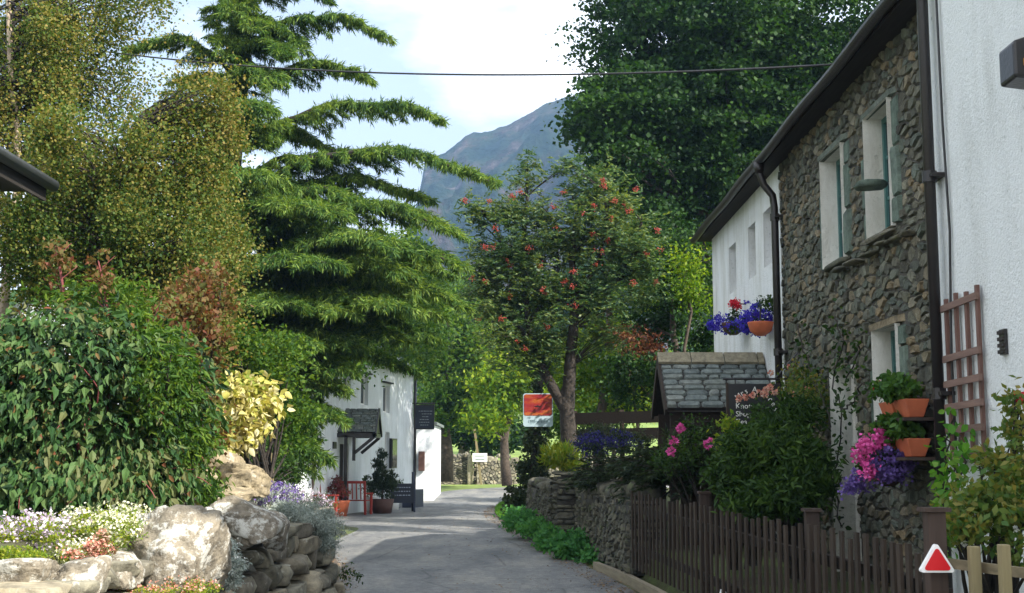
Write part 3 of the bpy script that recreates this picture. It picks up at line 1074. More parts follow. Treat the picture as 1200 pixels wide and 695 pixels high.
# the lane turns right in front of the far wall
cx0, cy0 = 8.0, 52.0
for k in range(1, 14):
    a = k / 13
    lx = -3.1 + 3.2 * a + 24 * a ** 2.2; ly = 56 + 9.2 * math.sin(a * PI / 2)
    rx = 1.2 + 24 * a; ry = 56 + 3.2 * a
    rows.append([(lx + (rx - lx) * q / 8, ly + (ry - ly) * q / 8) for q in range(9)])
V = []
for rr_ in rows:
    for (x, y) in rr_:
        V.append((x, y, float(0.4 * smooth01((y - 46) / 18)) + 0.02))
Fq = []
for i in range(len(rows) - 1):
    for k in range(8):
        Fq.append((i * 9 + k, i * 9 + k + 1, (i + 1) * 9 + k + 1, (i + 1) * 9 + k))
tag(np_mesh('road', np.array(V), np.array(Fq), M['road'], smooth=True), kind='structure')


# mountain -------------------------------------------------------------
def mat_mountain():
    m, nt, N, L = nodes_of('fell')
    out = N("ShaderNodeOutputMaterial")
    p = N("ShaderNodeBsdfPrincipled")
    t = N("ShaderNodeTexCoord")
    mpn = N("ShaderNodeMapping"); mpn.inputs['Scale'].default_value = (1, 1, .7)
    L(t.outputs['Object'], mpn.inputs['Vector'])
    n = N("ShaderNodeTexNoise"); n.inputs['Scale'].default_value = 0.022; n.inputs['Detail'].default_value = 12
    n.inputs['Roughness'].default_value = 0.7
    L(mpn.outputs['Vector'], n.inputs['Vector'])
    r = ramp(nt, [(0.38, (0.006, 0.016, 0.011)), (0.47, (0.016, 0.030, 0.017)), (0.53, (0.034, 0.036, 0.022)), (0.57, (0.052, 0.038, 0.034)), (0.64, (0.12, 0.115, 0.11))])
    L(n.outputs['Fac'], r.inputs['Fac'])
    L(r.outputs['Color'], p.inputs['Base Color'])
    p.inputs['Roughness'].default_value = 1
    p.inputs['Specular IOR Level'].default_value = 0.05
    b = N("ShaderNodeBump"); n2 = N("ShaderNodeTexNoise"); n2.inputs['Scale'].default_value = 0.05
    n2.inputs['Detail'].default_value = 9
    L(t.outputs['Object'], n2.inputs['Vector']); L(n2.outputs['Fac'], b.inputs['Height'])
    b.inputs['Strength'].default_value = 1.0; b.inputs['Distance'].default_value = 12
    L(b.outputs['Normal'], p.inputs['Normal'])
    L(p.outputs['BSDF'], out.inputs['Surface'])
    return m


from mathutils import noise as mnoise
prof = [(380, 420), (430, 380), (464, 330), (483, 262), (494, 215), (498, 188), (520, 178), (545, 163), (572, 152), (600, 143), (630, 126), (660, 113), (690, 103), (740, 84), (800, 66), (900, 50), (1000, 60), (1200, 130)]
MY = 900.0
pw = [at(a, b, MY) for a, b in prof]
pxs = [p.x for p in pw]; pzs = [p.z for p in pw]
mx_ = np.linspace(pxs[0], pxs[-1], 260)
mt = np.linspace(0, 1, 120)
V = []
for t in mt:
    for x in mx_:
        top = float(np.interp(x, pxs, pzs))
        # front slope from foot (t=0) to the skyline (t=.75), then the back slope
        if t <= .75:
            q = t / .75
            y = 430 + (MY - 430) * q
            z = 10 + (top - 10) * (q ** 0.85)
            xx = x * (0.55 + 0.45 * q) if x < 0 else x
            am = math.sin(q * PI) * .9 + .06
        else:
            q = (t - .75) / .25
            y = MY + 230 * q; z = top * (1 - q ** 1.5 * .9); xx = x; am = math.sin(q * PI) + .06
        nn = mnoise.fractal(Vector((xx * .014, y * .010, z * .012)), 0.8, 2.1, 7)
        n2 = abs(mnoise.noise(Vector((xx * .02 + 5, y * .008, z * .01))))
        z += (nn * 34 - n2 * 30) * am
        z += mnoise.fractal(Vector((xx * .05, y * .05, 3)), 0.7, 2, 4) * 2.2
        V.append((xx, y, z))
nx, ny = len(mx_), len(mt)
i = (np.arange(nx - 1)[None] + (np.arange(ny - 1) * nx)[:, None]).ravel()
tag(np_mesh('mountain', np.array(V), np.stack([i, i + 1, i + nx + 1, i + nx], 1), mat_mountain(), smooth=True), kind='structure')
#@@HAZE
# haze: the air in the valley
hz_m, nt, N, L = nodes_of('haze_air')
ho = N("ShaderNodeOutputMaterial")
hv = N("ShaderNodeVolumePrincipled")
hv.inputs['Color'].default_value = (0.38, 0.62, 1.0, 1)
hv.inputs['Density'].default_value = 0.00038
hv.inputs['Anisotropy'].default_value = 0.2
L(hv.outputs['Volume'], ho.inputs['Volume'])
hzb = MB().box(-1520, 1520, -60, 1320, -1.5, 420).build('haze', hz_m)
tag(hzb, kind='stuff')

# ------------------------------------------------------------------ right-hand row of cottages
XW = 3.5            # front wall plane
ZE = 5.53           # eaves
Y_STONE0, Y_STONE1, Y_END = 10.33, 16.45, 22.1


def wall_grid(mb, X, thick, y0, y1, z0, z1, holes):
    """wall in the plane x=X facing -x with real openings of the given thickness"""
    yb = sorted({y0, y1, *[h[0] for h in holes], *[h[1] for h in holes]})
    zb = sorted({z0, z1, *[h[2] for h in holes], *[h[3] for h in holes]})
    for a, b in zip(yb, yb[1:]):
        for c, d in zip(zb, zb[1:]):
            ym, zm = (a + b) / 2, (c + d) / 2
            if any(h[0] < ym < h[1] and h[2] < zm < h[3] for h in holes): continue
            mb.poly([(X, b, c), (X, a, c), (X, a, d), (X, b, d)])
            mb.poly([(X + thick, a, c), (X + thick, b, c), (X + thick, b, d), (X + thick, a, d)])
    for k in (0, 1):
        Y = (y0, y1)[k]
        mb.poly([(X, Y, z0), (X + thick, Y, z0), (X + thick, Y, z1), (X, Y, z1)], flip=bool(k))
    mb.poly([(X, y0, z1), (X + thick, y0, z1), (X + thick, y1, z1), (X, y1, z1)])


def reveals(mb, X, depth, h):
    a, b, c, d = h
    mb.poly([(X, a, c), (X + depth, a, c), (X + depth, a, d), (X, a, d)])
    mb.poly([(X, b, c), (X, b, d), (X + depth, b, d), (X + depth, b, c)])
    mb.poly([(X, a, d), (X, b, d), (X + depth, b, d), (X + depth, a, d)], flip=True)
    mb.poly([(X, a, c), (X, b, c), (X + depth, b, c), (X + depth, a, c)])


def window(parent, X, h, frame_mat, mid=True, bars=2):
    """sash window facing -x set at depth X"""
    a, b, c, d = h
    f = MB()
    w = .055
    f.box(X, X + .06, a, a + w, c, d).box(X, X + .06, b - w, b, c, d)
    f.box(X, X + .06, a + w, b - w, d - w, d).box(X - .01, X + .07, a + w, b - w, c, c + w)
    if mid:
        f.box(X + .008, X + .052, (a + b) / 2 - .018, (a + b) / 2 + .018, c + w, d - w)
    for k in range(1, bars + 1):
        z = c + (d - c) * k / (bars + 1)
        f.box(X + .012, X + .048, a + w, b - w, z - .014, z + .014)
    fo = f.build('window', frame_mat, parent)
    MB().box(X + .025, X + .035, a + w * .5, b - w * .5, c + w * .5, d - w * .5).build('pane', M['glass'], fo)
    return fo


def cottage_roof(parent, y0, y1, seed, up_=0.0):
    # slates in courses on the slope that faces the lane, ridge at x = 7.0
    ex, ez, rx, rz = 3.30, ZE + .02 + up_, 7.0, ZE + 2.75 + up_
    sl = math.hypot(rx - ex, rz - ez)
    d = ((rx - ex) / sl, (rz - ez) / sl)
    nrm = (-d[1], d[0])

    def fm(s, t, dd):
        return np.stack([ex + d[0] * t + nrm[0] * dd, y0 + s, ez + d[1] * t + nrm[1] * dd], 1)
    s = stones('roof', fm, y1 - y0, sl, (.22, .26), (.25, .42), (.018, .03), M['roof_slate'], parent, wav=0.004, jit=.04, seed=seed, gap=.004)
    m = MB()
    m.add([(ex, y0, ez - .01), (ex, y1, ez - .01), (rx, y1, rz - .01), (rx, y0, rz - .01), (2 * rx - ex, y0, ez - .01), (2 * rx - ex, y1, ez - .01)],
          [(0, 1, 2, 3), (3, 2, 5, 4)])
    m.add([(ex, y0, ez - .09), (ex, y1, ez - .09), (rx, y1, rz - .09), (rx, y0, rz - .09), (2 * rx - ex, y0, ez - .09), (2 * rx - ex, y1, ez - .09)],
          [(3, 2, 1, 0), (4, 5, 2, 3)])
    m.build('roof_boarding', M['soffit'], parent)
    # rafter feet and the fascia board under the eaves
    m = MB()
    m.box(ex - .02, ex + .02, y0, y1, ez - .11, ez - .005)
    k = y0 + .2
    while k < y1 - .1:
        k += .9
    m.box(ex + .021, XW + .02, y0, y1, ez - .105, ez - .092)
    m.build('eaves_board', M['soffit'], parent)
    # gutter: half round, hung from the fascia
    g = MB()
    gx, gz, gr = ex - .085, ez - .06, .062
    n = 9
    vs, fs = [], []
    ysg = np.linspace(y0 + .004, y1 - .004, 14)
    for yk in ysg:
        sag = .012 * math.sin(yk * 1.9)
        for a in range(n):
            an = PI + PI * a / (n - 1)
            vs.append((gx + gr * math.cos(an), yk, gz + gr * math.sin(an) + sag))
        for a in range(n - 1, -1, -1):
            an = PI + PI * a / (n - 1)
            vs.append((gx + (gr - .008) * math.cos(an), yk, gz + (gr - .008) * math.sin(an) + sag))
    c2 = 2 * n
    for r_ in range(len(ysg) - 1):
        for a in range(c2):
            fs.append((r_ * c2 + a, r_ * c2 + (a + 1) % c2, (r_ + 1) * c2 + (a + 1) % c2, (r_ + 1) * c2 + a))
    g.add(vs, fs)
    g.build('gutter', M['brown_pipe'], parent, smooth=False)


def gable(mb, Y, x0, x1, z0, ze, zr, flip=False):
    mb.poly([(x0, Y, z0), (x1, Y, z0), (x1, Y, ze), ((x0 + x1) / 2, Y, zr), (x0, Y, ze)], flip=flip)


def downpipe(parent, y, x=3.40, z0=.3, rad=.055, top=ZE - .1, nk=1.0):
    m = MB()
    m.tube([(3.215, y, top), (3.22, y, top - .12 * nk), (3.27, y, top - .28 * nk), (x - .02, y, top - .42 * nk), (x, y, top - .58 * nk), (x, y, z0)], rad, 10)
    m.build('downpipe', M['brown_pipe'], parent, smooth=True)
    z = top - .75
    while z > .8:
        k = MB()
        k.tube([(x, y, z), (x, y, z + .09)], rad + .014, 10)
        k.box(x - .02, XW, y - .07 - rad, y + .07 + rad, z + .03, z + .06)
        z -= 1.75
        k.build('pipe_bracket', M['brown_pipe'], parent)
    m = MB()
    m.tube([(3.215, y, top + .02), (3.215, y, top - .13)], [rad + .03, rad + .01], 10)
    m.build('outlet', M['brown_pipe'], parent, smooth=True)


# --- stone cottage
sc_ = empty('stone_cottage', (XW, 13.6, .4), 'cottage of bare rubble stone with deep white-painted window reveals between two white houses', 'house')
UW1 = (11.55, 12.36, 3.74, 4.95)
UW2 = (13.25, 14.15, 3.72, 4.95)
LW1 = (11.55, 12.32, 1.86, 2.84)
DR1 = (13.10, 14.00, .40, 2.58)
holes = [UW1, UW2, LW1, DR1]
m = MB()
wall_grid(m, XW + .02, .55, Y_STONE0, Y_STONE1, 0, ZE, holes)
m.build('wall', M['lime_mortar'], sc_)
hs = [(h[0] - Y_STONE0, h[1] - Y_STONE0, h[2], h[3]) for h in holes]
SURR = []
for h in (UW1, UW2, LW1):
    SURR += [(h[0] - .22, h[0], h[2] - .0, h[3] - .02), (h[1], h[1] + .16, h[2], h[3] - .35)]
    SURR += [(h[0] - .18, h[1] + .22, h[3] - .01, h[3] + .08)]
hs2 = hs + [(s[0] - Y_STONE0, s[1] - Y_STONE0, s[2], s[3]) for s in SURR]


def fm_stone(s, t, dd):
    return np.stack([XW + .02 - dd, Y_STONE0 + .01 + s, t], 1)


V_, F_ = rubble_geo(fm_stone, Y_STONE1 - Y_STONE0 - .02, ZE - .02, .165, (.006, .038), holes=hs2, seed=5, asp=1.75, gap=.005, size_var=.7)
me = bpy.data.meshes.new('stonework'); me.from_pydata(V_.tolist(), [], [tuple(dict.fromkeys(f)) for f in F_])
link_mesh('stonework', me, M['house_stone'], sc_)


def slab_stones(rects, name, mat, parent, seed, X=XW + .02, d=(.015, .045), cut=.36, vertical=True):
    rg = np.random.default_rng(seed)
    Vs, Fs, b = [], [], 0
    for (a0, a1, c0, c1) in rects:
        z = c0
        while z < c1 - .05:
            h = min(c1 - z, rg.uniform(cut * .6, cut * 1.5) if (c1 - c0) > .3 else 9)
            if c1 - z - h < .12: h = c1 - z
            a0, a1 = (a0 + rg.uniform(-.05, .05) * 0, a1)
            if vertical and (c1 - c0) > .3:
                if name == 'jamb_slate' and int(a0 * 1000) % 2 == 0: pass
            pt = np.array([(.04, 0), (.96, 0), (1, .08), (1, .92), (.96, 1), (.04, 1), (0, .92), (0, .08)]) + rg.uniform(-.035, .035, (8, 2))
            inn = .5 + (pt - .5) * np.array([.82, .93])
            dd = rg.uniform(*d)
            P = np.concatenate([pt, inn])
            D = np.concatenate([np.full(8, -.005), np.full(8, dd) * rg.uniform(.8, 1.2, 8)])
            Vs.append(np.stack([X - D, a0 + .008 + P[:, 0] * (a1 - a0 - .016), z + .008 + P[:, 1] * (h - .016)], 1))
            for k in range(8):
                k2 = (k + 1) % 8
                Fs.append((b + k, b + k2, b + 8 + k2, b + 8 + k))
            Fs.append(tuple(b + 8 + k for k in range(8)))
            b += 16
            z += h
    me = bpy.data.meshes.new(name)
    me.from_pydata(np.concatenate(Vs).tolist(), [], Fs)
    return link_mesh(name, me, mat, parent)


for k_, s_ in enumerate(SURR):
    if s_[3] - s_[2] > .3: slab_stones([s_], 'jamb_slate', M['green_slate'], sc_, 11 + k_)
    else: slab_stones([s_], 'lintel', M['house_stone'], sc_, 30 + k_, d=(.03, .06))
for h in holes:
    m = MB(); reveals(m, XW - .03, .5, h)
    m.build('reveal', M['white_reveal'], sc_)
for h in (UW1, UW2, LW1):
    window(sc_, XW + .16, h, M['teal_frame'])
    V_, F_ = rock_geo((XW + .01, (h[0] + h[1]) / 2, h[2] - .03), (.09, (h[1] - h[0]) / 2 + .14, .03), int(h[0] * 10), n=3, box=.4, tilt=.01)
    np_mesh('sill', V_, F_, M['dark_stone'], sc_, smooth=True)
# one projecting slate beside the upper window, and a thin slate course under the sills
V_, F_ = rock_geo((XW - .12, 11.80, 4.17), (.18, .16, .04), 77, n=3, tilt=.05)
np_mesh('projecting_slate', V_, F_, M['green_slate'], sc_, smooth=True)
lst = []
yy = 10.95
while yy < 13.2:
    w_ = random.uniform(.15, .3)
    lst.append(rock_geo((XW - .0, yy + w_, 3.60 + .02 * math.sin(yy * 5)), (.11, w_, .022), int(yy * 100), n=2, tilt=.03))
    yy += 2 * w_
V_, F_ = join_geo(lst)
np_mesh('drip_course', V_, F_, M['dark_stone'], sc_, smooth=True)
# door
dr = MB().box(XW + .34, XW + .40, 13.10, 14.00, .40, 2.58).build('door', M['teal_frame'], sc_)
MB().tube([(XW + .33, 13.22, 1.4), (XW + .28, 13.22, 1.4), (XW + .28, 13.22, 1.32)], .014, 6).build('handle', M['black_paint'], dr)
cottage_roof(sc_, Y_STONE0, Y_STONE1, 21)
downpipe(sc_, 10.14, z0=.35, rad=.045, nk=.5, x=3.375, top=ZE + .8)

# --- white cottage at the far end
wc = empty('white_cottage', (XW, 19.2, .4), 'whitewashed rough-walled cottage with flower baskets at the far end of the right-hand row', 'house')
WH = [(16.95, 17.55, 4.25, 5.02), (18.15, 18.70, 4.25, 5.02), (19.75, 20.40, 4.25, 5.00)]
m = MB()
wall_grid(m, XW, .55, Y_STONE1 + .003, Y_END, 0, ZE, WH)
gable(m, Y_END, XW, 10.5, 0, ZE, ZE + 2.45, True)
m.build('wall', M['white_old'], wc)
for h in WH:
    m = MB(); reveals(m, XW + .003, .34, h); m.build('reveal', M['white_old'], wc)
    window(wc, XW + .28, h, M['white_paint'], bars=1)
cottage_roof(wc, Y_STONE1 + .003, Y_END + .25, 22)
downpipe(wc, 16.30, z0=.5, rad=.048)

# --- white house on the near right
wn_ = empty('roughcast_house', (XW, 6.5, .4), 'tall smooth white roughcast house wall at the near right edge with trellis and lamp', 'house')
NW = [(5.6, 6.5, 3.6, 4.8), (5.6, 6.5, 1.6, 2.8)]
m = MB()
wall_grid(m, XW - .03, .55, 5.0, Y_STONE0 - .003, 0, ZE + .9, NW)
gable(m, 5.0, XW - .03, 10.5, 0, ZE + .9, ZE + 3.35)
gable(m, Y_STONE0 - .003, XW - .03, 10.5, 0, ZE + .9, ZE + 3.35, True)
m.build('wall', M['white_wall'], wn_)
for h in NW:
    m = MB(); reveals(m, XW - .027, .3, h); m.build('reveal', M['white_wall'], wn_)
    window(wn_, XW + .2, h, M['white_paint'])
cottage_roof(wn_, 4.8, Y_STONE0 + .15, 23, .9)

# security lamp, vent grille, thin cable, trellis: hung on the near white wall
lp = at(1186, 80, 8.25)
e = empty('wall_lamp', (XW - .03, 8.25, lp.z), 'dark box-shaped wall lamp high on the near white wall at the top right corner', 'lamp')
MB().prism([(3.24, lp.z - .13), (3.46, lp.z - .16), (3.46, lp.z + .17), (3.42, lp.z + .17), (3.24, lp.z + .11)], 8.0, 8.26).build('housing', M['black_paint'], e, bevel=.02)
MB().box(3.30, 3.335, 7.992, 7.999, lp.z - .06, lp.z - .012).build('amber_label', M['amber'], e)
m = MB(); m.box(3.36, 3.47, 8.17, 8.25, lp.z - .05, lp.z + .05); m.tube([(3.42, 8.16, lp.z + .1), (3.44, 8.16, lp.z + .6)], .018, 6)
m.build('bracket', M['black_paint'], e)
vp = at(1192, 395, 8.6)
e = empty('wall_vent', (XW - .03, 8.95, vp.z), 'small dark louvred vent on the white wall right of the trellis', 'vent')
m = MB()
m.box(3.445, 3.468, 8.92, 9.02, vp.z - .09, vp.z + .09)
m.build('backing', M['black_paint'], e)
m = MB()
for k in range(4):
    m.box(3.43, 3.446, 8.92, 9.02, vp.z - .08 + k * .045, vp.z - .055 + k * .045)
m.build('slat', M['soffit'], e)

e = empty('trellis', (XW - .05, 9.65, 2.2), 'brown wooden trellis of six rails and four uprights on the near white wall', 'trellis')
tz0, tz1 = at(1130, 538, 9.95).z, at(1130, 356, 9.95).z
ty = np.linspace(9.38, 10.06, 4)
m = MB()
for k, y in enumerate(ty):
    m.box(3.425, 3.450, y - .022, y + .022, tz0 - .03, tz1 + .07 - .02 * (k % 2))
m.build('upright', M['trellis'], e)
m = MB()
for z in (tz1 - .02, tz1 - .42, tz1 - .62, tz1 - .80, tz1 - .98, tz0 + .03):
    m.bar((3.412, 9.31, z + .005), (3.412, 10.12, z - .008), .022, .052)
m.build('rail', mat_wood('trellis_rail', (0.16, 0.10, 0.08), .35, axis='Y'), e)
m = MB()
m.tube([(3.44, 10.0, 6.1), (3.44, 9.97, 4.3), (3.45, 9.94, 3.4), (3.44, 10.0, 2.4), (3.45, 10.0, 1.2)], .010, 6)
tag(m.build('wall_cable', M['cable'], smooth=True), 'thin black cable running down the white wall beside the brown downpipe', 'cable')

# overhead line 
a, b = at(-90, 22, 21.0), Vector((3.12, 12.2, ZE + .02))
b = at(988, 75, 12.4)
pts = []
for k in range(40):
    t = k / 39
    p = a.lerp(b, t)
    p.z -= 0.44 * 4 * t * (1 - t)
    pts.append(p)
ln = MB().tube(pts, .011, 6).build('overhead_line', M['cable'], smooth=True)
tag(ln, 'dark overhead cable sagging across the sky from the left trees to the right eaves', 'cable')

# ------------------------------------------------------------------ slate-roofed porch of the white cottage
def porch(name, base, label, x0, x1, yc, half, zr, ze, seed, rail_mat, sidewall=None, ridge=True, slate='roof_slate'):
    e = empty(name, base, label, 'porch')
    sl = math.hypot(half, zr - ze)
    dy, dz = half / sl, (zr - ze) / sl

    def f1(s, t, dd):
        return np.stack([x0 + s, yc - half + dy * t - dz * dd, ze + dz * t + dy * dd], 1)

    def f2(s, t, dd):
        return np.stack([x1 - s, yc + half - dy * t + dz * dd, ze + dz * t + dy * dd], 1)
    V1, F1 = stones_geo(f1, x1 - x0, sl, (.10, .13), (.12, .30), (.014, .028), wav=.004, jit=.05, seed=seed, gap=.004)
    V2, F2 = stones_geo(f2, x1 - x0, sl, (.10, .13), (.12, .30), (.014, .028), wav=.004, jit=.05, seed=seed + 1, gap=.004)
    me = bpy.data.meshes.new('roof')
    F2 = [tuple(i + len(V1) for i in f) for f in F2]
    me.from_pydata(np.concatenate([V1, V2]).tolist(), [], [tuple(dict.fromkeys(f)) for f in F1 + F2])
    link_mesh('roof', me, M[slate], e)
    m = MB()
    for zo, fl in ((-.012, False), (-.06, True)):
        for s in (-1, 1):
            m.poly([(x0 + .01, yc + s * half, ze + zo), (x1, yc + s * half, ze + zo), (x1, yc, zr + zo), (x0 + .01, yc, zr + zo)], flip=(s > 0) ^ fl)
    m.build('roof_boarding', M['soffit'], e)
    m = MB()
    for s in (-1, 1):
        m.bar((x0 - .01, yc + s * (half + .03), ze - .07), (x0 - .01, yc, zr - .05), .035, .11)
    m.build('bargeboard', rail_mat, e)
    if ridge:
        m = MB()
        x = x0 - .02
        while x < x1 - .05:
            w = min(.46, x1 - x)
            m.prism([(-.15, -.08), (0, .065), (.15, -.08), (.13, -.11), (0, .02), (-.13, -.11)], 0, w - .012,
                    Matrix.Translation((x, yc, zr + .012)) @ Matrix.Rotation(-PI / 2, 4, 'Z'))
            x += w
        m.build('ridge_tile', M['ridge'], e)
    return e


pe = porch('slate_porch', (2.8, 17.7, .45), 'small slate-roofed wooden porch in front of the white cottage', 2.04, 3.495, 17.75, .80, 3.02, 2.30, 31, M['fence_wood'])
for yq in (17.04, 18.40):
    MB().box(2.10, 3.49, yq, yq + .06, 2.02, 2.26).build('eaves_beam', M['fence_rail'], pe)
for (x, y) in ((2.14, 17.07), (2.14, 18.43), (3.40, 17.07), (3.40, 18.43)):
    MB().box(x - .05, x + .05, y - .05, y + .05, .4, 2.02).build('post', M['fence_wood'], pe)
m = MB()
k = 2.22
while k < 3.3:
    m.box(k, k + .13, 17.045, 17.065, .5, 2.0); k += .135
m.build('boarding', M['fence_wood'], pe)

# hanging shop sign
sx0, sx1, sy = at(852, 447, 15.6).x, at(912, 447, 15.6).x, 15.6
sz1, sz0 = at(852, 447, sy).z, at(852, 506, sy).z
e = empty('hanging_sign', (3.45, sy, sz1), 'black hanging shop sign with arched white lettering beside the slate porch', 'sign')
MB().box(sx0, sx1, sy - .02, sy + .02, sz0, sz1 - .03).build('board', M['sign_black'], e, bevel=.004)
for xq in (sx0 - .002, sx1 + .002):
    MB().box(xq - .013, xq + .013, sy - .028, sy + .028, sz0 - .01, sz1 - .02).build('border', M['fence_wood'], e)
m = MB()
m.tube([(sx0 - .05, sy, sz1 + .03), (3.5, sy, sz1 + .03)], .013, 6)
m.tube([(sx0 + .1, sy, sz1 + .03), (sx0 + .1, sy, sz1 - .04)], .008, 6)
m.tube([(sx1 - .1, sy, sz1 + .03), (sx1 - .1, sy, sz1 - .04)], .008, 6)
m.tube([(3.49, sy, sz1 + .35), (3.2, sy, sz1 + .03)], .010, 6)
m.build('bracket', M['black_paint'], e)
word = "Mrs A Jones"
cx_, cz_, rr_ = (sx0 + sx1) / 2, sz1 - .50, .37
for k, ch in enumerate(word):
    if ch == ' ': continue
    an = R(128) - R(104) * k / (len(word) - 1)
    o = text_mesh(ch, .095, 'lettering', M['cream'], e,
                  Vector((cx_ + rr_ * math.cos(an) * .72, sy - .0235, cz_ + rr_ * math.sin(an) )) - e.location, (PI / 2, -(an - PI / 2) , 0), ext=.002)
for k, tx in enumerate(("Knots", "Shop", "Tea")):
    text_mesh(tx, .092, 'lettering', M['cream'], e, Vector((cx_ - .22, sy - .0235, sz1 - .33 - .095 * k)) - e.location, (PI / 2, 0, 0), ext=.002, align='LEFT')

# ------------------------------------------------------------------ picket fence
FY = [6.2, 7.0, 8.0, 9.0, 10.7, 13.0, 17.0]
FX = [2.27, 2.29, 2.30, 2.25, 2.11, 1.90, 1.56]
FT = [1.10, 1.10, 1.11, 1.11, 1.12, 1.16, 1.20]
FB = [.30, .30, .28, .27, .25, .22, .22]
fe = empty('picket_fence', (2.0, 12, .2), 'dark brown wooden picket fence running along the right side of the lane', 'fence')
npk = 0
y = 7.05
pick = []
while y < 17.0:
    pick.append(y); y += float(np.interp(y, [7, 12, 17], [.16, .21, .24]))
pm = None
for k, y in enumerate(pick):
    x = float(np.interp(y, FY, FX)); zt = float(np.interp(y, FY, FT)) + random.uniform(-.035, .025); zb = float(np.interp(y, FY, FB))
    w = random.uniform(.028, .038)
    m = MB()
    ln_ = random.uniform(-.022, .022)
    dx = float(np.interp(y + .05, FY, FX) - np.interp(y - .05, FY, FX)) / .1
    M4 = Matrix.Translation((x, y, 0)) @ Matrix.Rotation(-math.atan(dx), 4, 'Z') @ Matrix.Rotation(ln_, 4, 'X')
    m.prism([(-.010, zb), (.010, zb), (.010, zt - .03), (.010, zt), (-.010, zt)], -w, w, M4)
    m.build('picket', M['fence_wood'], fe)
rl = MB()
for dz in (-.22, -.72):
    for k in range(len(FY) - 1):
        if FY[k] < 6.9: continue
        rl.bar((FX[k] + .05, FY[k], FT[k] + dz), (FX[k + 1] + .05, FY[k + 1], FT[k + 1] + dz), .045, .08)
rl.build('rail', M['fence_rail'], fe)
for y in (9.9, 13.35):
    x = float(np.interp(y, FY, FX)) + .11; zt = float(np.interp(y, FY, FT)) + .10
    po = MB().box(x - .05, x + .05, y - .05, y + .05, .2, zt).build('post', M['post_wood'], fe, bevel=.005)
    MB().box(x - .065, x + .065, y - .065, y + .065, zt, zt + .025).build('cap', M['post_wood'], po)

# capped gate post with the red triangle
gp = at(1098, 600, 6.85)
e = empty('gate_post', (gp.x, 6.9, .3), 'square brown post with a flat cap at the near end of the picket fence', 'post')
MB().box(gp.x - .048, gp.x + .048, 6.85, 6.95, .2, gp.z + .0).build('shaft', M['post_wood'], e, bevel=.006)
MB().box(gp.x - .07, gp.x + .07, 6.83, 6.97, gp.z + .0, gp.z + .022).build('cap', M['post_wood'], e)
tcx, tcz = at(1099, 657, 6.78).x, at(1099, 657, 6.78).z
e2 = empty('warning_triangle', (tcx, 6.80, tcz), 'red triangular reflector plate with white border on the brown fence post', 'sign')
def tri(r, y0, y1, name, mat):
    # rounded triangle
    pts = []
    for k in range(3):
        a0 = PI / 2 + k * 2 * PI / 3
        c = (tcx + (r - .02) * math.cos(a0) * 1.05, tcz + (r - .02) * math.sin(a0) * .98 - .01)
        for q in range(5):
            an = a0 - R(60) + R(120) * q / 4
            pts.append((c[0] + .012 * math.cos(an), c[1] + .012 * math.sin(an)))
    MB().prism(pts, y0, y1).build(name, mat, e2)
tri(.102, 6.790, 6.826, 'border', M['white_sticker'])
tri(.079, 6.783, 6.789, 'reflector', M['red_sticker'])

# paler post and rail fence by the roses
e = empty('rail_fence', (2.75, 6.6, .3), 'weathered pale post and rail fence in front of the rose bush', 'fence')
p0 = at(1141, 640, 6.6); p1 = at(1176, 638, 6.3); p2 = at(1122, 648, 6.75); p3 = at(1215, 640, 6.0)
m = MB(); m.box(p0.x - .026, p0.x + .026, 6.57, 6.63, .2, p0.z); m.build('post', M['pale_wood'], e, bevel=.006)
m = MB(); m.box(p1.x - .024, p1.x + .024, 6.27, 6.33, .2, p1.z); m.build('post', M['pale_wood'], e, bevel=.006)
m = MB(); m.box(p3.x - .026, p3.x + .026, 5.97, 6.03, .2, p3.z); m.build('post', M['pale_wood'], e, bevel=.006)
zr_ = at(1150, 667, 6.6).z
MB().bar((gp.x + .04, 6.88, zr_ + .01), (p3.x + .3, 5.92, zr_ - .01), .03, .05).build('rail', M['pale_rail'], e)
MB().bar((gp.x + .04, 6.88, zr_ - .3), (p3.x + .3, 5.92, zr_ - .32), .03, .05).build('rail', M['pale_rail'], e)

# white painted stone in the verge at the bottom edge
wp = at(851, 699, 13.2)
# white rounded marker stone beside the lane
rock('marker_stone', at(850, 700, 12.4), (.085, .09, .085), 303, M['white_paint'], 'white painted marker stone below the picket fence at the edge of the lane', 'stone')

# ------------------------------------------------------------------ dry stone wall on the right behind the verge
WPTS = [(1.62, 16.9), (1.70, 19.0), (1.52, 21.4), (1.42, 22.6)]
def path_len(P):
    return [0] + list(np.cumsum([math.dist(P[k], P[k + 1]) for k in range(len(P) - 1)]))


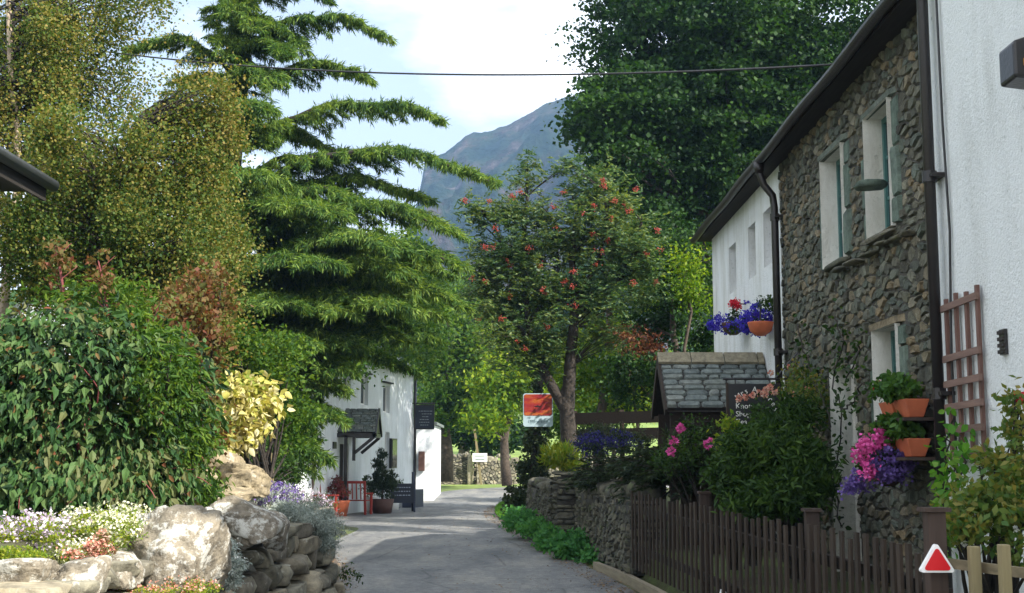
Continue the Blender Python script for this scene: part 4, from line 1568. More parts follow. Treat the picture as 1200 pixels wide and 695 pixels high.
def wall_on_path(name, label, P, H, zbase, mat, seed, rowh=(.08, .2), w=(.12, .4), d=(.03, .09), thick=.45, side=-1, group=None, capr=.16, hvar=.08, cat='stone wall', cope_mat=None):
    """dry stone wall; visible face on the -normal side, the back is faced too"""
    e = empty(name, (P[0][0], P[0][1], zbase), label, cat, group)
    Ls = path_len(P)
    Px, Py = [p[0] for p in P], [p[1] for p in P]
    S = Ls[-1]

    def fr(s):
        s = np.clip(s, 0, S)
        x = np.interp(s, Ls, Px); y = np.interp(s, Ls, Py)
        x2 = np.interp(np.minimum(s + .05, S), Ls, Px); y2 = np.interp(np.minimum(s + .05, S), Ls, Py)
        x1 = np.interp(np.maximum(s - .05, 0), Ls, Px); y1 = np.interp(np.maximum(s - .05, 0), Ls, Py)
        tx, ty_ = x2 - x1, y2 - y1
        l = np.hypot(tx, ty_) + 1e-9
        return x, y, tx / l, ty_ / l

    def face(sd, off):
        def f(s, t, dd):
            x, y, tx, ty_ = fr(s)
            nx_, ny_ = -ty_ * sd, tx * sd
            o = off + dd - .06 * (t / H)
            return np.stack([x + nx_ * o, y + ny_ * o, zbase + t], 1)
        return f
    geos = []
    for sd in (1, -1):
        V_, F_ = rubble_geo(face(sd, thick / 2), S, H, sum(rowh) / 2, (d[0] * .6, d[1] * .8), seed=seed + sd, asp=(w[0] + w[1]) / (rowh[0] + rowh[1]) * .8, gap=.006)
        geos.append((V_, F_))
    # ends
    for q in (0, 1):
        x, y, tx, ty_ = [float(v) for v in fr(np.array([0.0 if q == 0 else S]))]
        sg = -1 if q == 0 else 1

        def fe_(s, t, dd, x=x, y=y, tx=tx, ty_=ty_, sg=sg):
            o = s - thick / 2
            return np.stack([x - ty_ * o + tx * dd * sg, y + tx * o + ty_ * dd * sg, zbase + t], 1)
        geos.append(stones_geo(fe_, thick, H, rowh, w, d, seed=seed + 5 + q, wav=.01, jit=.2))
    Vs, Fs, b = [], [], 0
    for V_, F_ in geos:
        Vs.append(V_); Fs += [tuple(dict.fromkeys(i + b for i in f)) for f in F_]; b += len(V_)
    me = bpy.data.meshes.new('stonework')
    me.from_pydata(np.concatenate(Vs).tolist(), [], Fs)
    link_mesh('stonework', me, mat, e)
    # dark core
    m = MB()
    n = max(2, int(S / .5))
    for k in range(n):
        s0, s1 = S * k / n, S * (k + 1) / n
        a_ = [float(v) for v in fr(np.array([s0]))]; b_ = [float(v) for v in fr(np.array([s1]))]
        m.bar((a_[0], a_[1], zbase + H / 2 - .01), (b_[0], b_[1], zbase + H / 2 - .01), thick - .03, H - .03)
    m.build('core', M['mortar'], e)
    # cope stones
    lst = []
    s = 0.05
    rg = np.random.default_rng(seed + 50)
    k = 0
    while s < S:
        ww = rg.uniform(.6, 1.25) * capr
        x, y, tx, ty_ = [float(v) for v in fr(np.array([min(s + ww, S)]))]
        lst.append(rock_geo((x, y, zbase + H + capr * .25 + rg.uniform(-.3, 1) * hvar), (ww, thick * .52, capr * rg.uniform(.5, .9)), seed * 100 + k, n=2, rot=math.atan2(ty_, tx), tilt=.25))
        s += ww * 1.75; k += 1
    V_, F_ = join_geo(lst)
    np_mesh('cope_stone', V_, F_, cope_mat or mat, e, smooth=False)
    return e


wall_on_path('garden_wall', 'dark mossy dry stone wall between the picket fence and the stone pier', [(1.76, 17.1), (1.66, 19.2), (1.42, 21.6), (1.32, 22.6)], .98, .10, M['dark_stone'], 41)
# squared pier with flat slab on top
e = empty('stone_pier', (1.06, 23.2, 0), 'square stacked-slate pier topped by yellow-green fern at the wall end', 'stone pier')
x0, x1, y0_, y1_, Hh = .78, 1.38, 22.75, 23.45, 1.28
Vs, Fs, b = [], [], 0
for q in range(4):
    fx = [lambda s, t, d: np.stack([x0 + s, y0_ - d + 0 * s, .05 + t], 1), lambda s, t, d: np.stack([x0 - d + 0 * s, y1_ - s, .05 + t], 1),
          lambda s, t, d: np.stack([x1 + d + 0 * s, y0_ + s, .05 + t], 1), lambda s, t, d: np.stack([x1 - s, y1_ + d + 0 * s, .05 + t], 1)][q]
    V_, F_ = stones_geo(fx, (x1 - x0, y1_ - y0_)[q % 2], Hh, (.05, .14), (.18, .5), (.02, .06), seed=60 + q, jit=.15, wav=.005)
    Vs.append(V_); Fs += [tuple(dict.fromkeys(i + b for i in f)) for f in F_]; b += len(V_)
me = bpy.data.meshes.new('stonework'); me.from_pydata(np.concatenate(Vs).tolist(), [], Fs)
link_mesh('stonework', me, M['dark_stone'], e)
MB().box(x0 + .01, x1 - .01, y0_ + .01, y1_ - .01, 0, Hh + .04).build('core', M['mortar'], e)
V_, F_ = rock_geo((1.08, 23.1, Hh + .09), (.38, .42, .05), 9, n=3, tilt=.03)
np_mesh('capstone', V_, F_, M['dark_stone'], e, smooth=True)

# flanking low wall that carries on behind the pier
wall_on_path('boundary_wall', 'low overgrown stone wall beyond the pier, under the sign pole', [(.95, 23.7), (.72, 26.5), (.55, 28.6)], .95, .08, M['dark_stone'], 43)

# ------------------------------------------------------------------ far walls, gate, signpost, sheep
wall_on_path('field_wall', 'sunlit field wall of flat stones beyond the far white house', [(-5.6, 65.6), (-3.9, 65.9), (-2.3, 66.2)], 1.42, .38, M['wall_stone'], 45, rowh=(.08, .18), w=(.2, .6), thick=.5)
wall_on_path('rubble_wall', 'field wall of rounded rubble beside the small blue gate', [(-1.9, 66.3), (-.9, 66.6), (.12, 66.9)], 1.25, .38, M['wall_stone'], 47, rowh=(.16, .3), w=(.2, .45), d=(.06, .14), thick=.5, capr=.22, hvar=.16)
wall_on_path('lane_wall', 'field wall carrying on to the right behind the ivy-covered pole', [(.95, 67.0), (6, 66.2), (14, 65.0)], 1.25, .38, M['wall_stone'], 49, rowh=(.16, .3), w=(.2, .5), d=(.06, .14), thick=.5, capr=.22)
e = empty('field_gate', (.5, 66.9, .4), 'small dark blue field gate at the end of the rubble wall', 'gate')
m = MB()
m.box(.14, .20, 66.87, 66.93, .4, 1.55).box(.86, .92, 66.87, 66.93, .4, 1.55)
for z in (.6, .8, 1.0, 1.2, 1.4):
    m.box(.2, .86, 66.885, 66.915, z - .05, z + .05)
m.build('bars', M['blue_wood'], e)
e = empty('notice_post', (-1.75, 65.5, .4), 'leaning pale post with a small white notice board before the rubble wall', 'sign')
m = MB(); m.bar((-1.55, 65.4, .38), (-1.95, 65.5, 3.6), .12, .12); m.build('post', M['pale_wood'], e)
MB().box(-2.0, -1.25, 65.25, 65.29, 1.55, 1.98).build('board', M['white_paint'], e)
for k, z in enumerate((1.84, 1.68)):
    MB().box(-1.9 + .05 * k, -1.38, 65.24, 65.249, z - .02, z + .02).build('faded_line', M['grey_letters'], e)
e = empty('gate_stoop', (-2.12, 65.9, .4), 'upright stone gate stoop between the two field walls', 'post')
V_, F_ = rock_geo((-2.12, 65.8, 1.15), (.16, .16, .85), 91, n=3, tilt=.02); np_mesh('stone', V_, F_, M['wall_stone'], e, smooth=True)


def sheep(base, label):
    e = empty('sheep', base, label, 'sheep')
    bx, by, bz = base
    lst = [((bx, by, bz + .72), (.52, .24, .27), 1), ((bx + .2, by, bz + .74), (.3, .25, .28), 2)]
    V, Fc = join_geo([rock_geo(c, s, 500 + k, n=3, cuts=0, box=.9, rough=.06) for c, s, k in lst])
    np_mesh('fleece', V, Fc, M['wool'], e, smooth=True)
    m = MB()
    for sx in (-.3, .3):
        for sy_ in (-.11, .11):
            m.tube([(bx + sx, by + sy_, bz + .55), (bx + sx + .02, by + sy_, bz + .28), (bx + sx, by + sy_, bz)], [.06, .035, .03], 6)
    m.tube([(bx + .45, by, bz + .82), (bx + .62, by, bz + .86), (bx + .75, by, bz + .76), (bx + .82, by, bz + .70)], [.11, .10, .07, .045], 8)
    for s in (-1, 1):
        m.tube([(bx + .62, by + s * .06, bz + .90), (bx + .60, by + s * .18, bz + .88)], [.035, .012], 5)
    m.build('legs_and_head', M['dark_face'], e, smooth=True)
    return e


sheep((-5.35, 95.0, float(ground_h(-5.35, 95.0))), 'pale woolly sheep standing in the field behind the sunlit wall')

# ------------------------------------------------------------------ far white house on the left
A_ = Vector((-6.65, 30.0)); B_ = Vector((-3.58, 46.5))
dirv = (B_ - A_).normalized()
ang = math.atan2(dirv.y, dirv.x)
hh = empty('white_inn', (A_.x, A_.y, 0), 'long white two-storey house with dark porch at the bend of the lane', 'house', rz=ang)
LEN = (B_ - A_).length
# local frame: x along facade (away from camera), y = away from the lane (to the left)
loc = lambda x, y, z: Vector((x, y, z))
HZ = 4.85
op = [(4.0, 4.8, 3.35, 4.25), (8.6, 9.4, 3.45, 4.3), (10.4, 11.2, 3.35, 4.25), (12.9, 13.7, 3.2, 4.1),
      (2.2, 3.2, 1.0, 2.2), (8.4, 9.3, .05, 2.1), (13.2, 13.75, 1.15, 2.55)]
m = MB()
def lwall(mb, x0, x1, z0, z1, holes, th=.5):
    xb = sorted({x0, x1, *[h[0] for h in holes], *[h[1] for h in holes]}); zb = sorted({z0, z1, *[h[2] for h in holes], *[h[3] for h in holes]})
    for a, b in zip(xb, xb[1:]):
        for c, d in zip(zb, zb[1:]):
            if any(h[0] < (a + b) / 2 < h[1] and h[2] < (c + d) / 2 < h[3] for h in holes): continue
            mb.poly([(a, 0, c), (b, 0, c), (b, 0, d), (a, 0, d)])
            mb.poly([(a, th, c), (b, th, c), (b, th, d), (a, th, d)], flip=True)
    for h in holes:
        a, b, c, d = h
        mb.poly([(a, 0, c), (a, 0, d), (a, th, d), (a, th, c)]); mb.poly([(b, 0, c), (b, th, c), (b, th, d), (b, 0, d)])
        mb.poly([(a, 0, d), (b, 0, d), (b, th, d), (a, th, d)]); mb.poly([(a, 0, c), (a, th, c), (b, th, c), (b, 0, c)])
lwall(m, 0, LEN, 0, HZ, op)
D_ = 6.0
m.poly([(0, 0, 0), (0, 0, HZ), (0, D_ / 2, HZ + 2.1), (0, D_, HZ), (0, D_, 0)])
m.poly([(LEN, 0, 0), (LEN, D_, 0), (LEN, D_, HZ), (LEN, D_ / 2, HZ + 2.1), (LEN, 0, HZ)])
m.poly([(0, D_, 0), (0, D_, HZ), (LEN, D_, HZ), (LEN, D_, 0)])
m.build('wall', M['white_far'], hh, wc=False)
m = MB()
for k in (0, 1):
    yy0, yy1 = (-.25, D_ / 2) if k == 0 else (D_ + .25, D_ / 2)
    m.add([(-.2, yy0, HZ - .05), (LEN + .15, yy0, HZ - .05), (LEN + .15, yy1, HZ + 2.15), (-.2, yy1, HZ + 2.15),
           (-.2, yy0, HZ - .17), (LEN + .15, yy0, HZ - .17), (LEN + .15, yy1, HZ + 2.03), (-.2, yy1, HZ + 2.03)],
          [(0, 1, 2, 3), (7, 6, 5, 4), (0, 4, 5, 1), (1, 5, 6, 2), (3, 7, 4, 0)])
m.build('roof', M['roof_slate'], hh, wc=False)
for k, h in enumerate(op):
    a, b, c, d = h
    if c < .1:
        MB().box(a, b, .18, .24, c, d).build('door', M['soffit'], hh, wc=False)
        continue
    f = MB().box(a, a + .06, .12, .18, c, d).box(b - .06, b, .12, .18, c, d).box(a + .06, b - .06, .12, .18, d - .06, d).box(a + .06, b - .06, .12, .18, c, c + .06)
    f.box((a + b) / 2 - .02, (a + b) / 2 + .02, .125, .175, c + .06, d - .06)
    fo = f.build('window', M['white_paint'], hh, wc=False)
    o = MB().box(a + .03, b - .03, .145, .155, c + .03, d - .03).build('pane', M['glass'], fo, wc=False)
    if c > 3:
        MB().box(a - .15, b + .15, -.10, .05, d + .08, d + .13).build('drip_ledge', M['soffit'], hh, wc=False)
m = MB(); m.tube([(LEN - .06, -.09, 0.1), (LEN - .06, -.09, HZ - .2)], .055, 8); m.build('downpipe', M['black_paint'], hh, wc=False, smooth=True)
# fuse box plate by the door
MB().box(7.72, 8.0, -.04, 0, 1.95, 2.15).build('number_plate', M['sign_black'], hh, wc=False)


def inn_pt(x, y, z):
    v = Matrix.Rotation(ang, 4, 'Z') @ Vector((x, y, z))
    return Vector((A_.x + v.x, A_.y + v.y, v.z))


# bright white end block facing the camera
e = empty('white_outbuilding', (-3.4, 50, 0), 'small white outbuilding with sunlit end wall beyond the far house', 'building')
xa, xb_ = at(484, 560, 50).x, at(508, 560, 50).x
zt_ = at(496, 497, 50).z
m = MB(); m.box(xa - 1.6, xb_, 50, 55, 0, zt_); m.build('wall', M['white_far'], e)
m = MB(); m.prism([(xa - 1.8, zt_ - .02), (xb_ + .12, zt_ - .02), (xb_ + .12, zt_ + .08), (xa - 1.8, zt_ + .5)], 49.9, 55.2); m.build('roof', M['roof_slate'], e)
lx = at(493.5, 540, 49.9).x
m = MB(); m.box(lx - .10, lx + .14, 49.80, 49.96, at(0, 552, 49.9).z, at(0, 529, 49.9).z); m.build('meter_box', M['dark_pot'], e, bevel=.02)
m = MB(); m.box(xa + .02, xa + .12, 49.85, 49.995, .2, 2.4); m.build('pilaster', M['white_far'], e)

# pub-style sign on bracket
e = empty('bracket_sign', (-3.6, 46.2, 3), 'square navy lettered sign on a bracket at the corner of the far white house', 'sign')
s0, s1 = at(487, 476, 46.4), at(508, 502, 46.4)
MB().box(s0.x, s1.x, 46.37, 46.43, s1.z, s0.z).build('board', M['sign_navy'], e)
m = MB()
for (a, b, c, d) in ((s0.x - .03, s0.x, s1.z, s0.z), (s1.x, s1.x + .03, s1.z, s0.z), (s0.x - .03, s1.x + .03, s0.z, s0.z + .05), (s0.x - .03, s1.x + .03, s1.z - .04, s1.z)):
    m.box(a, b, 46.35, 46.45, c, d)
m.build('frame', M['black_paint'], e)
m = MB()
for k, (wd, o_) in enumerate(((.42, 0), (.3, .05), (.16, 0), (.34, 0), (.38, 0), (.3, 0))):
    z = s0.z - .18 - k * .1
    xm = (s0.x + s1.x) / 2 + o_
    q = xm - wd / 2
    while q < xm + wd / 2:
        ww = random.uniform(.03, .09); m.box(q, q + ww, 46.358, 46.368, z - .014, z + .014); q += ww + .02
m.build('faded_lettering', mat_simple('faded_paint', (.20, .23, .25), .6), e)
m = MB(); m.tube([(s0.x - .15, 46.4, s0.z + .10), (s1.x + .05, 46.4, s0.z + .10)], .025, 6); m.build('bracket', M['black_paint'], e)

# inn porch (slate roof on dark posts)
pi_ = inn_pt(8.85, 0, 0)
pb = at(441, 479, 38.3)
pe2 = porch('inn_porch', (-4.6, 38.9, 0), 'dark-timbered porch with slate roof on the front of the far white house', -5.25, at(444, 480, 38.8).x, 38.8, .80, at(441, 479, 38.8).z, at(441, 506, 38.0).z, 71, M['black_paint'], ridge=False)
# put the open gable towards the lane: bargeboards on the +x end
gx_ = at(444, 480, 38.8).x
zr2, ze2 = at(441, 479, 38.8).z, at(441, 506, 38.0).z
m = MB()
for s in (-1, 1):
    m.bar((gx_ + .01, 38.8 + s * .84, ze2 - .08), (gx_ + .01, 38.8, zr2 - .04), .05, .14)
m.poly([(gx_ - .02, 38.05, ze2 - .02), (gx_ - .02, 39.55, ze2 - .02), (gx_ - .02, 38.8, zr2 - .06)])
m.bar((gx_ - .05, 37.98, ze2 - .1), (gx_ - .05, 39.62, ze2 - .1), .10, .12)
m.bar((-5.2, 38.03, ze2 - .1), (gx_, 38.03, ze2 - .1), .10, .12)
m.bar((-5.0, 39.57, ze2 - .1), (gx_, 39.57, ze2 - .1), .10, .12)
m.bar((gx_ - .05, 38.03, ze2 - .15), (gx_ - .62, 38.03, ze2 - .62), .09, .09)
m.bar((gx_ - .05, 39.57, ze2 - .15), (gx_ - .60, 39.57, ze2 - .62), .09, .09)
m.bar((gx_ - .64, 38.03, ze2 - .15), (gx_ - .64, 38.03, ze2 - .85), .09, .09)
m.build('timber_frame', M['black_paint'], pe2)
m = MB(); m.box(at(405, 540, 38.0).x - .05, at(405, 540, 38.0).x + .05, 37.98, 38.08, 0, ze2 - .1)
m.build('post', M['black_paint'], pe2)


# red slatted bench / chairs, menu board, pots in front of the inn
def slat_seat(name, base, rz, w, label, mat, group=None):
    e = empty(name, base, label, 'bench' if w > .8 else 'chair', group, rz=rz)
    # local: x = width, y: front is -y
    for sx in (-w / 2, w / 2):
        MB().box(sx - .03, sx + .03, -.28, -.22, 0, .62).build('leg', mat, e, wc=False)
        b = MB().bar((sx, .22, 0), (sx, .30, 1.0), .06, .06); b.build('leg', mat, e, wc=False)
        MB().box(sx - .035, sx + .035, -.32, .28, .62, .66).build('armrest', mat, e, wc=False)
    m = MB()
    for k in range(5):
        m.box(-w / 2, w / 2, -.26 + k * .1, -.18 + k * .1, .42, .445)
    m.build('seat', mat, e, wc=False)
    m = MB()
    n = max(3, int(w / .13))
    for k in range(n + 1):
        x = -w / 2 + w * k / n
        m.bar((x, .24, .47), (x, .295, .95), .05, .02)
    m.bar((-w / 2, .295, .97), (w / 2, .295, .97), .03, .08)
    m.build('backrest', mat, e, wc=False)
    return e


b1 = at(383, 597, 37.0)
slat_seat('garden_chair', (b1.x, 36.2, 0), R(70), .62, 'red slatted garden chair nearest the silver-leaved plants', M['red_bench'])
b2 = at(419, 594, 39.2)
slat_seat('garden_bench', (b2.x + .02, 38.5, 0), R(165), .80, 'red slatted garden chair under the porch beside the flower pot', M['red_bench'])
b3 = at(401, 597, 37.8)
# potted red-leaved plant
e = empty('potted_plant', (b3.x, 37.3, 0), 'terracotta pot of dark red-leaved plant between the red chairs', 'plant pot')
MB().tube([(b3.x, 37.3, 0.0), (b3.x, 37.3, .42), (b3.x, 37.3, .46)], [.20, .28, .30], 14).build('pot', M['terracotta'], e, smooth=True)
P = scatter(clump_centres((b3.x, 37.3, .85, .30, .3, .38), 26), 30, .09)
leaves('foliage', P, .09, mat_leaf('leaf_redplant', [(.10, .02, .03), (.2, .04, .05), (.10, .09, .03)], .3), e)
b4 = at(449, 598, 39.6)
e = empty('cypress_tree', (b4.x, 39.3, 0), 'dark cone-shaped cypress in a brown tub before the far white house', 'tree')
MB().tube([(b4.x, 39.3, 0.0), (b4.x, 39.3, .45)], [.27, .36], 16).build('tub', M['dark_pot'], e, smooth=True)
MB().tube([(b4.x, 39.3, .4), (b4.x, 39.3, 1.6)], [.04, .015], 6).build('trunk', M['bark'], e)
P = np.concatenate([scatter(clump_centres((b4.x, 39.3, .75, .42, .4, .34), 50), 50, .10), scatter(clump_centres((b4.x - .06, 39.3, 1.3, .22, .25, .62), 60), 50, .08), scatter(clump_centres((b4.x + .24, 39.3, 1.05, .10, .12, .32), 20), 40, .06)])
A3 = rng.normal(size=P.shape) * .4; A3[:, 2] += 1
leaves('crown', P, .09, M['lf_juniper'], e, W=.25, A=A3)
# navy menu board on legs
b5 = at(472, 596, 40.2)
e = empty('menu_board', (b5.x, 40.2, 0), 'navy standing menu board with faint white lines beside the cypress tub', 'sign', rz=R(8))
m = MB(); m.box(-.36, .36, -.02, .02, .30, .90); m.build('board', M['sign_navy'], e, wc=False)
for sx in (-.36, .36):
    m = MB(); m.bar((sx, -.05, 0), (sx, 0, 1.0), .05, .05); m.bar((sx, .3, 0), (sx, .03, .95), .04, .04); m.build('leg', M['blue_wood'], e, wc=False)
m = MB()
for k in range(3):
    q = -.26
    while q < .24:
        ww = random.uniform(.03, .10); m.box(q, q + ww, -.029, -.021, .78 - k * .12 - .014, .78 - k * .12 + .014); q += ww + .03
m.build('faded_lettering', mat_simple('chalk', (.35, .40, .48), .7), e, wc=False)
m = MB(); m.tube([(at(484, 560, 41).x, 41.0, 0), (at(484, 560, 41).x, 41.0, 1.25)], .045, 8)
tag(m.build('bollard', M['blue_wood'], smooth=True), 'short navy bollard at the corner next to the menu board', 'bollard')
# dark trough planter at corner and notice case on the wall
p_ = inn_pt(14.6, -.06, 0)
e = empty('notice_case', inn_pt(13.9, -.05, 1.9), 'narrow dark glazed notice case by the corner of the far white house', 'notice board', rz=ang)
MB().box(-.2, .45, -.05, .045, -.55, .45).build('case', M['black_paint'], e, wc=False)
MB().box(-.15, .40, -.062, -.053, -.5, .40).build('pane', M['glass'], e, wc=False)
tp = inn_pt(15.0, -.5, 0)
e = empty('wooden_planter', (tp.x, tp.y, 0), 'low dark wooden planter at the foot of the corner downpipe', 'planter', rz=ang)
m = MB(); m.box(-.6, .6, -.22, .22, 0, .62); m.build('box', M['blue_wood'], e, wc=False, bevel=.01)
# window box greenery low on facade
for k, (ux, lab) in enumerate(((10.2, 'leafy pot with white flowers left of the cypress tub'), (12.6, 'leafy white-flowered pot behind the navy menu board'))):
    q = inn_pt(ux, -.45, 0)
    e = empty('flower_tub', (q.x, q.y, 0), lab, 'plant pot', 'flower tubs by the far house')
    MB().tube([(q.x, q.y, 0), (q.x, q.y, .5)], [.20, .26], 14).build('pot', M['white_paint'], e, smooth=True)
    leaves('foliage', scatter(clump_centres((q.x, q.y, .85, .32, .32, .34), 26), 26, .09), .08, M['lf_bush'], e)
    leaves('blossom', scatter(clump_centres((q.x, q.y, .85, .34, .34, .36), 16), 8, .06), .06, M['fl_white'], e)
# ------------------------------------------------------------------ near-left house corner with gutter
e = empty('gutter_house', (-6.0, 10, 1.1), 'corner of a white house with dark gutter at the left edge', 'house')
g0 = at(62, 214, 13.0)
m = MB(); m.box(-9.5, g0.x - .50, 6.0, 12.9, 0.6, g0.z - .05); m.build('wall', M['white_wall'], e)
ex_ = g0.x - .07
m = MB()
m.add([(ex_, 5.8, g0.z + .02), (ex_, 13.0, g0.z + .02), (ex_ - 3.4, 13.0, g0.z + 2.0), (ex_ - 3.4, 5.8, g0.z + 2.0), (ex_, 5.8, g0.z - .06), (ex_, 13.0, g0.z - .06), (ex_ - 3.4, 13.0, g0.z + 1.92), (ex_ - 3.4, 5.8, g0.z + 1.92)],
      [(0, 1, 2, 3), (7, 6, 5, 4), (0, 3, 7, 4), (0, 4, 5, 1), (1, 5, 6, 2)])
m.build('roof', M['roof_slate'], e)
m = MB()
m.box(ex_ - .50, ex_ - .0, 5.8, 12.98, g0.z - .10, g0.z - .065)
m.box(ex_ - .02, ex_ + .012, 5.8, 12.98, g0.z - .20, g0.z - .0)
m.build('fascia', M['soffit'], e)
m = MB(); m.tube([(ex_ + .07, 5.8, g0.z - .03), (ex_ + .07, 13.02, g0.z - .03)], .065, 10); m.build('gutter', mat_simple('grey_gutter', (.05, .055, .06), .4), e, smooth=True)

# ------------------------------------------------------------------ rock wall on the left
lst = []
rg = np.random.default_rng(99)
k = 0
for tier, (z, h) in enumerate(((.10, .13), (.33, .125), (.55, .12), (.75, .10), (.92, .08))):
    y = 4.2 + .2 * tier
    while y < 15.1 - .05 * tier:
        w_ = rg.uniform(.12, .32)
        x = float(np.interp(y, [4, 6, 8, 11, 13.5, 15.5], [-2.5, -2.38, -2.25, -2.22, -2.14, -2.20])) - .055 * tier + rg.uniform(-.05, .05)
        lst.append(rock_geo((x, y + w_, z + rg.uniform(-.03, .03)), (rg.uniform(.20, .30), w_ * .98, h * rg.uniform(.85, 1.08)), 1000 + k, n=3, box=.24, tilt=.06, rough=.022, cuts=5))
        y += 2 * w_ * .97; k += 1
# rounded end of the wall turning away from the lane
for tier, z in enumerate((.10, .33, .56, .76, .93)):
    for q in range(4):
        lst.append(rock_geo((-2.30 - .42 * q, 15.25 + .10 * q - .04 * tier + rg.uniform(-.05, .05), z), (.24, .20, .125), 1400 + k, n=3, box=.24, tilt=.07, cuts=5, rough=.022)); k += 1
V_, F_ = join_geo(lst)
e = empty('rock_wall', (-2.4, 10, 0), 'sunlit low wall of large rough stones along the left edge of the lane', 'stone wall')
np_mesh('stonework', V_, F_, M['wall_stone'], e, smooth=True)
MB().box(-3.0, -2.56, 4.0, 15.1, 0, .95).build('core', M['mortar'], e)


def brock(px, py, Y, wpx, hpx, dep, seed, mat, label, **kw):
    c = at(px, py, Y); k = Y / 1500
    rock('boulder', c, (wpx * k / 2, dep, hpx * k / 2), seed, M[mat], label, group='boulders on the left rockery', n=5, **kw)


brock(207, 648, 8.6, 112, 108, .34, 11, 'boulder', 'largest pale lichen-covered boulder at the lower left by the lane', box=.6, rough=.05, cuts=7)
brock(283, 612, 10.6, 92, 60, .36, 13, 'boulder', 'grey flat-topped boulder right of the largest pale one', box=.5, rough=.04, cuts=10)
brock(322, 622, 11.6, 34, 48, .26, 14, 'boulder', 'small leaning slab between the flat-topped boulder and the silver plant', box=.5, rough=.04)
brock(283, 563, 13.4, 66, 38, .35, 15, 'boulder_tan', 'tan rounded boulder topmost on the rockery, right side', box=.6, cuts=7)
brock(262, 541, 13.8, 44, 32, .3, 16, 'boulder_tan', 'tan pointed boulder crowning the rockery under the yellow shrub', box=.6, cuts=10)
brock(240, 561, 13.2, 40, 18, .3, 17, 'boulder_tan', 'thin pale slab boulder left of the tan rounded boulder', box=.45)
brock(268, 580, 12.4, 60, 22, .25, 18, 'boulder_tan', 'low brown boulder just above the grey flat-topped one', box=.6)
brock(196, 552, 13.6, 34, 22, .3, 19, 'boulder_tan', 'brown boulder half hidden by leaves at the left of the rockery', box=.6)
brock(22, 682, 7.0, 70, 52, .22, 20, 'boulder', 'pale boulder in the bottom left corner under the lilac flowers', box=.6, cuts=8)
brock(92, 686, 7.2, 62, 60, .20, 21, 'boulder', 'light split boulder in the bottom left between corner and largest boulder', box=.5, cuts=10)
brock(140, 668, 7.9, 44, 40, .22, 22, 'boulder', 'small mottled boulder against the largest boulder', box=.6, cuts=8)
brock(-40, 690, 6.4, 80, 60, .25, 23, 'boulder', 'boulder just outside the bottom left corner', box=.6, cuts=8)


def low_plant(name, label, cat, lobes, leaf, leaf_mat, flower=None, fmat=None, per=26, cr=.06, fper=10, fn=1.0, fl=.03, W=.5, up=.6, group=None, A_up=0.0, fpart='blossom', tmpl=T_QUAD):
    c0 = lobes[0]
    e = empty(name, (c0[0], c0[1], c0[2] - c0[5]), label, cat, group)
    cen = np.concatenate([clump_centres(l[:6], l[6], .35) for l in lobes])
    P = scatter(cen, per, cr)
    A = None
    if A_up:
        A = rng.normal(size=P.shape); A[:, 2] += A_up
    leaves('foliage', P, leaf, M[leaf_mat], e, W=W, up=up, A=A, tmpl=tmpl)
    if fmat:
        cs = cen[rng.random(len(cen)) < fn].copy()
        cs[:, 2] += cr * .6
        cs[:, 1] -= cr * .3
        leaves(fpart, scatter(cs, fper, cr * .8), fl, M[fmat], e, W=.9, up=1.0)
    return e


def L(px, py, rx, rz, Y, n, ry=None):
    return (*lobe_px(px, py, rx, rz, Y, ry), n)


# flowers over the rockery
low_plant('rock_plant', 'cream-flowered mat of rock plant spilling between the left boulders', 'plant', [L(112, 622, 52, 26, 8.4, 90, .3), L(150, 610, 30, 14, 8.8, 40, .2), L(95, 650, 30, 14, 7.9, 40, .15)], .022, 'lf_lime', fmat='fl_cream', per=30, cr=.05, fper=15, fl=.020)
low_plant('rock_plant', 'lilac and white flowers at the far left of the rockery', 'plant', [L(30, 630, 48, 22, 7.9, 90, .3), L(75, 618, 26, 14, 8.3, 40, .2)], .022, 'lf_lime', fmat='fl_lilac', per=30, cr=.05, fper=12, fl=.022)
low_plant('rock_plant', 'coral pink stonecrop patch among the bottom left boulders', 'plant', [L(106, 648, 30, 12, 7.6, 34, .1), L(120, 632, 14, 8, 7.9, 12, .1)], .018, 'lf_autumn', fmat='fl_coral', per=26, cr=.035, fper=10, fl=.018)
low_plant('rock_plant', 'yellow-green moss cushion above the bottom left corner boulder', 'plant', [L(22, 652, 34, 10, 7.3, 50, .12)], .018, 'lf_lime', per=50, cr=.035)
low_plant('rock_plant', 'yellow and red stonecrop cushion at the foot of the largest boulder', 'plant', [L(215, 690, 44, 9, 8.3, 60, .12), L(160, 694, 40, 8, 8.0, 30, .1)], .016, 'lf_lime', fmat='fl_coral', per=40, cr=.035, fper=8, fl=.016)
low_plant('silver_plant', 'bright silver-white plant hanging right of the largest boulder', 'plant', [L(266, 662, 18, 28, 9.3, 70, .14)], .035, 'lf_silver', per=50, cr=.05, W=.25, fmat='fl_white', fper=6, fl=.014)
low_plant('silver_plant', 'grey-green silvery cushion plant draped over the end of the left wall', 'plant', [L(352, 606, 40, 16, 13.9, 90, .5), L(383, 626, 18, 26, 14.5, 60, .4), L(335, 598, 20, 10, 13.2, 30, .3)], .045, 'lf_silver', per=60, cr=.08, W=.2)
low_plant('lavender', 'purple lavender flowers behind the silver cushion plant', 'plant', [L(322, 583, 32, 14, 14.8, 50, .4), L(300, 578, 18, 10, 14.2, 24, .3)], .05, 'lf_silver', per=24, cr=.07, W=.15, A_up=1.6, fmat='fl_purple', fper=26, fl=.025)
low_plant('daisy_clump', 'pale lilac daisies between the lavender and the red chair', 'plant', [L(354, 588, 26, 10, 16.0, 46, .4), L(376, 596, 16, 8, 16.2, 22, .3)], .05, 'lf_bush', per=20, cr=.07, W=.2, A_up=1.2, fmat='fl_lilac', fper=14, fl=.028)
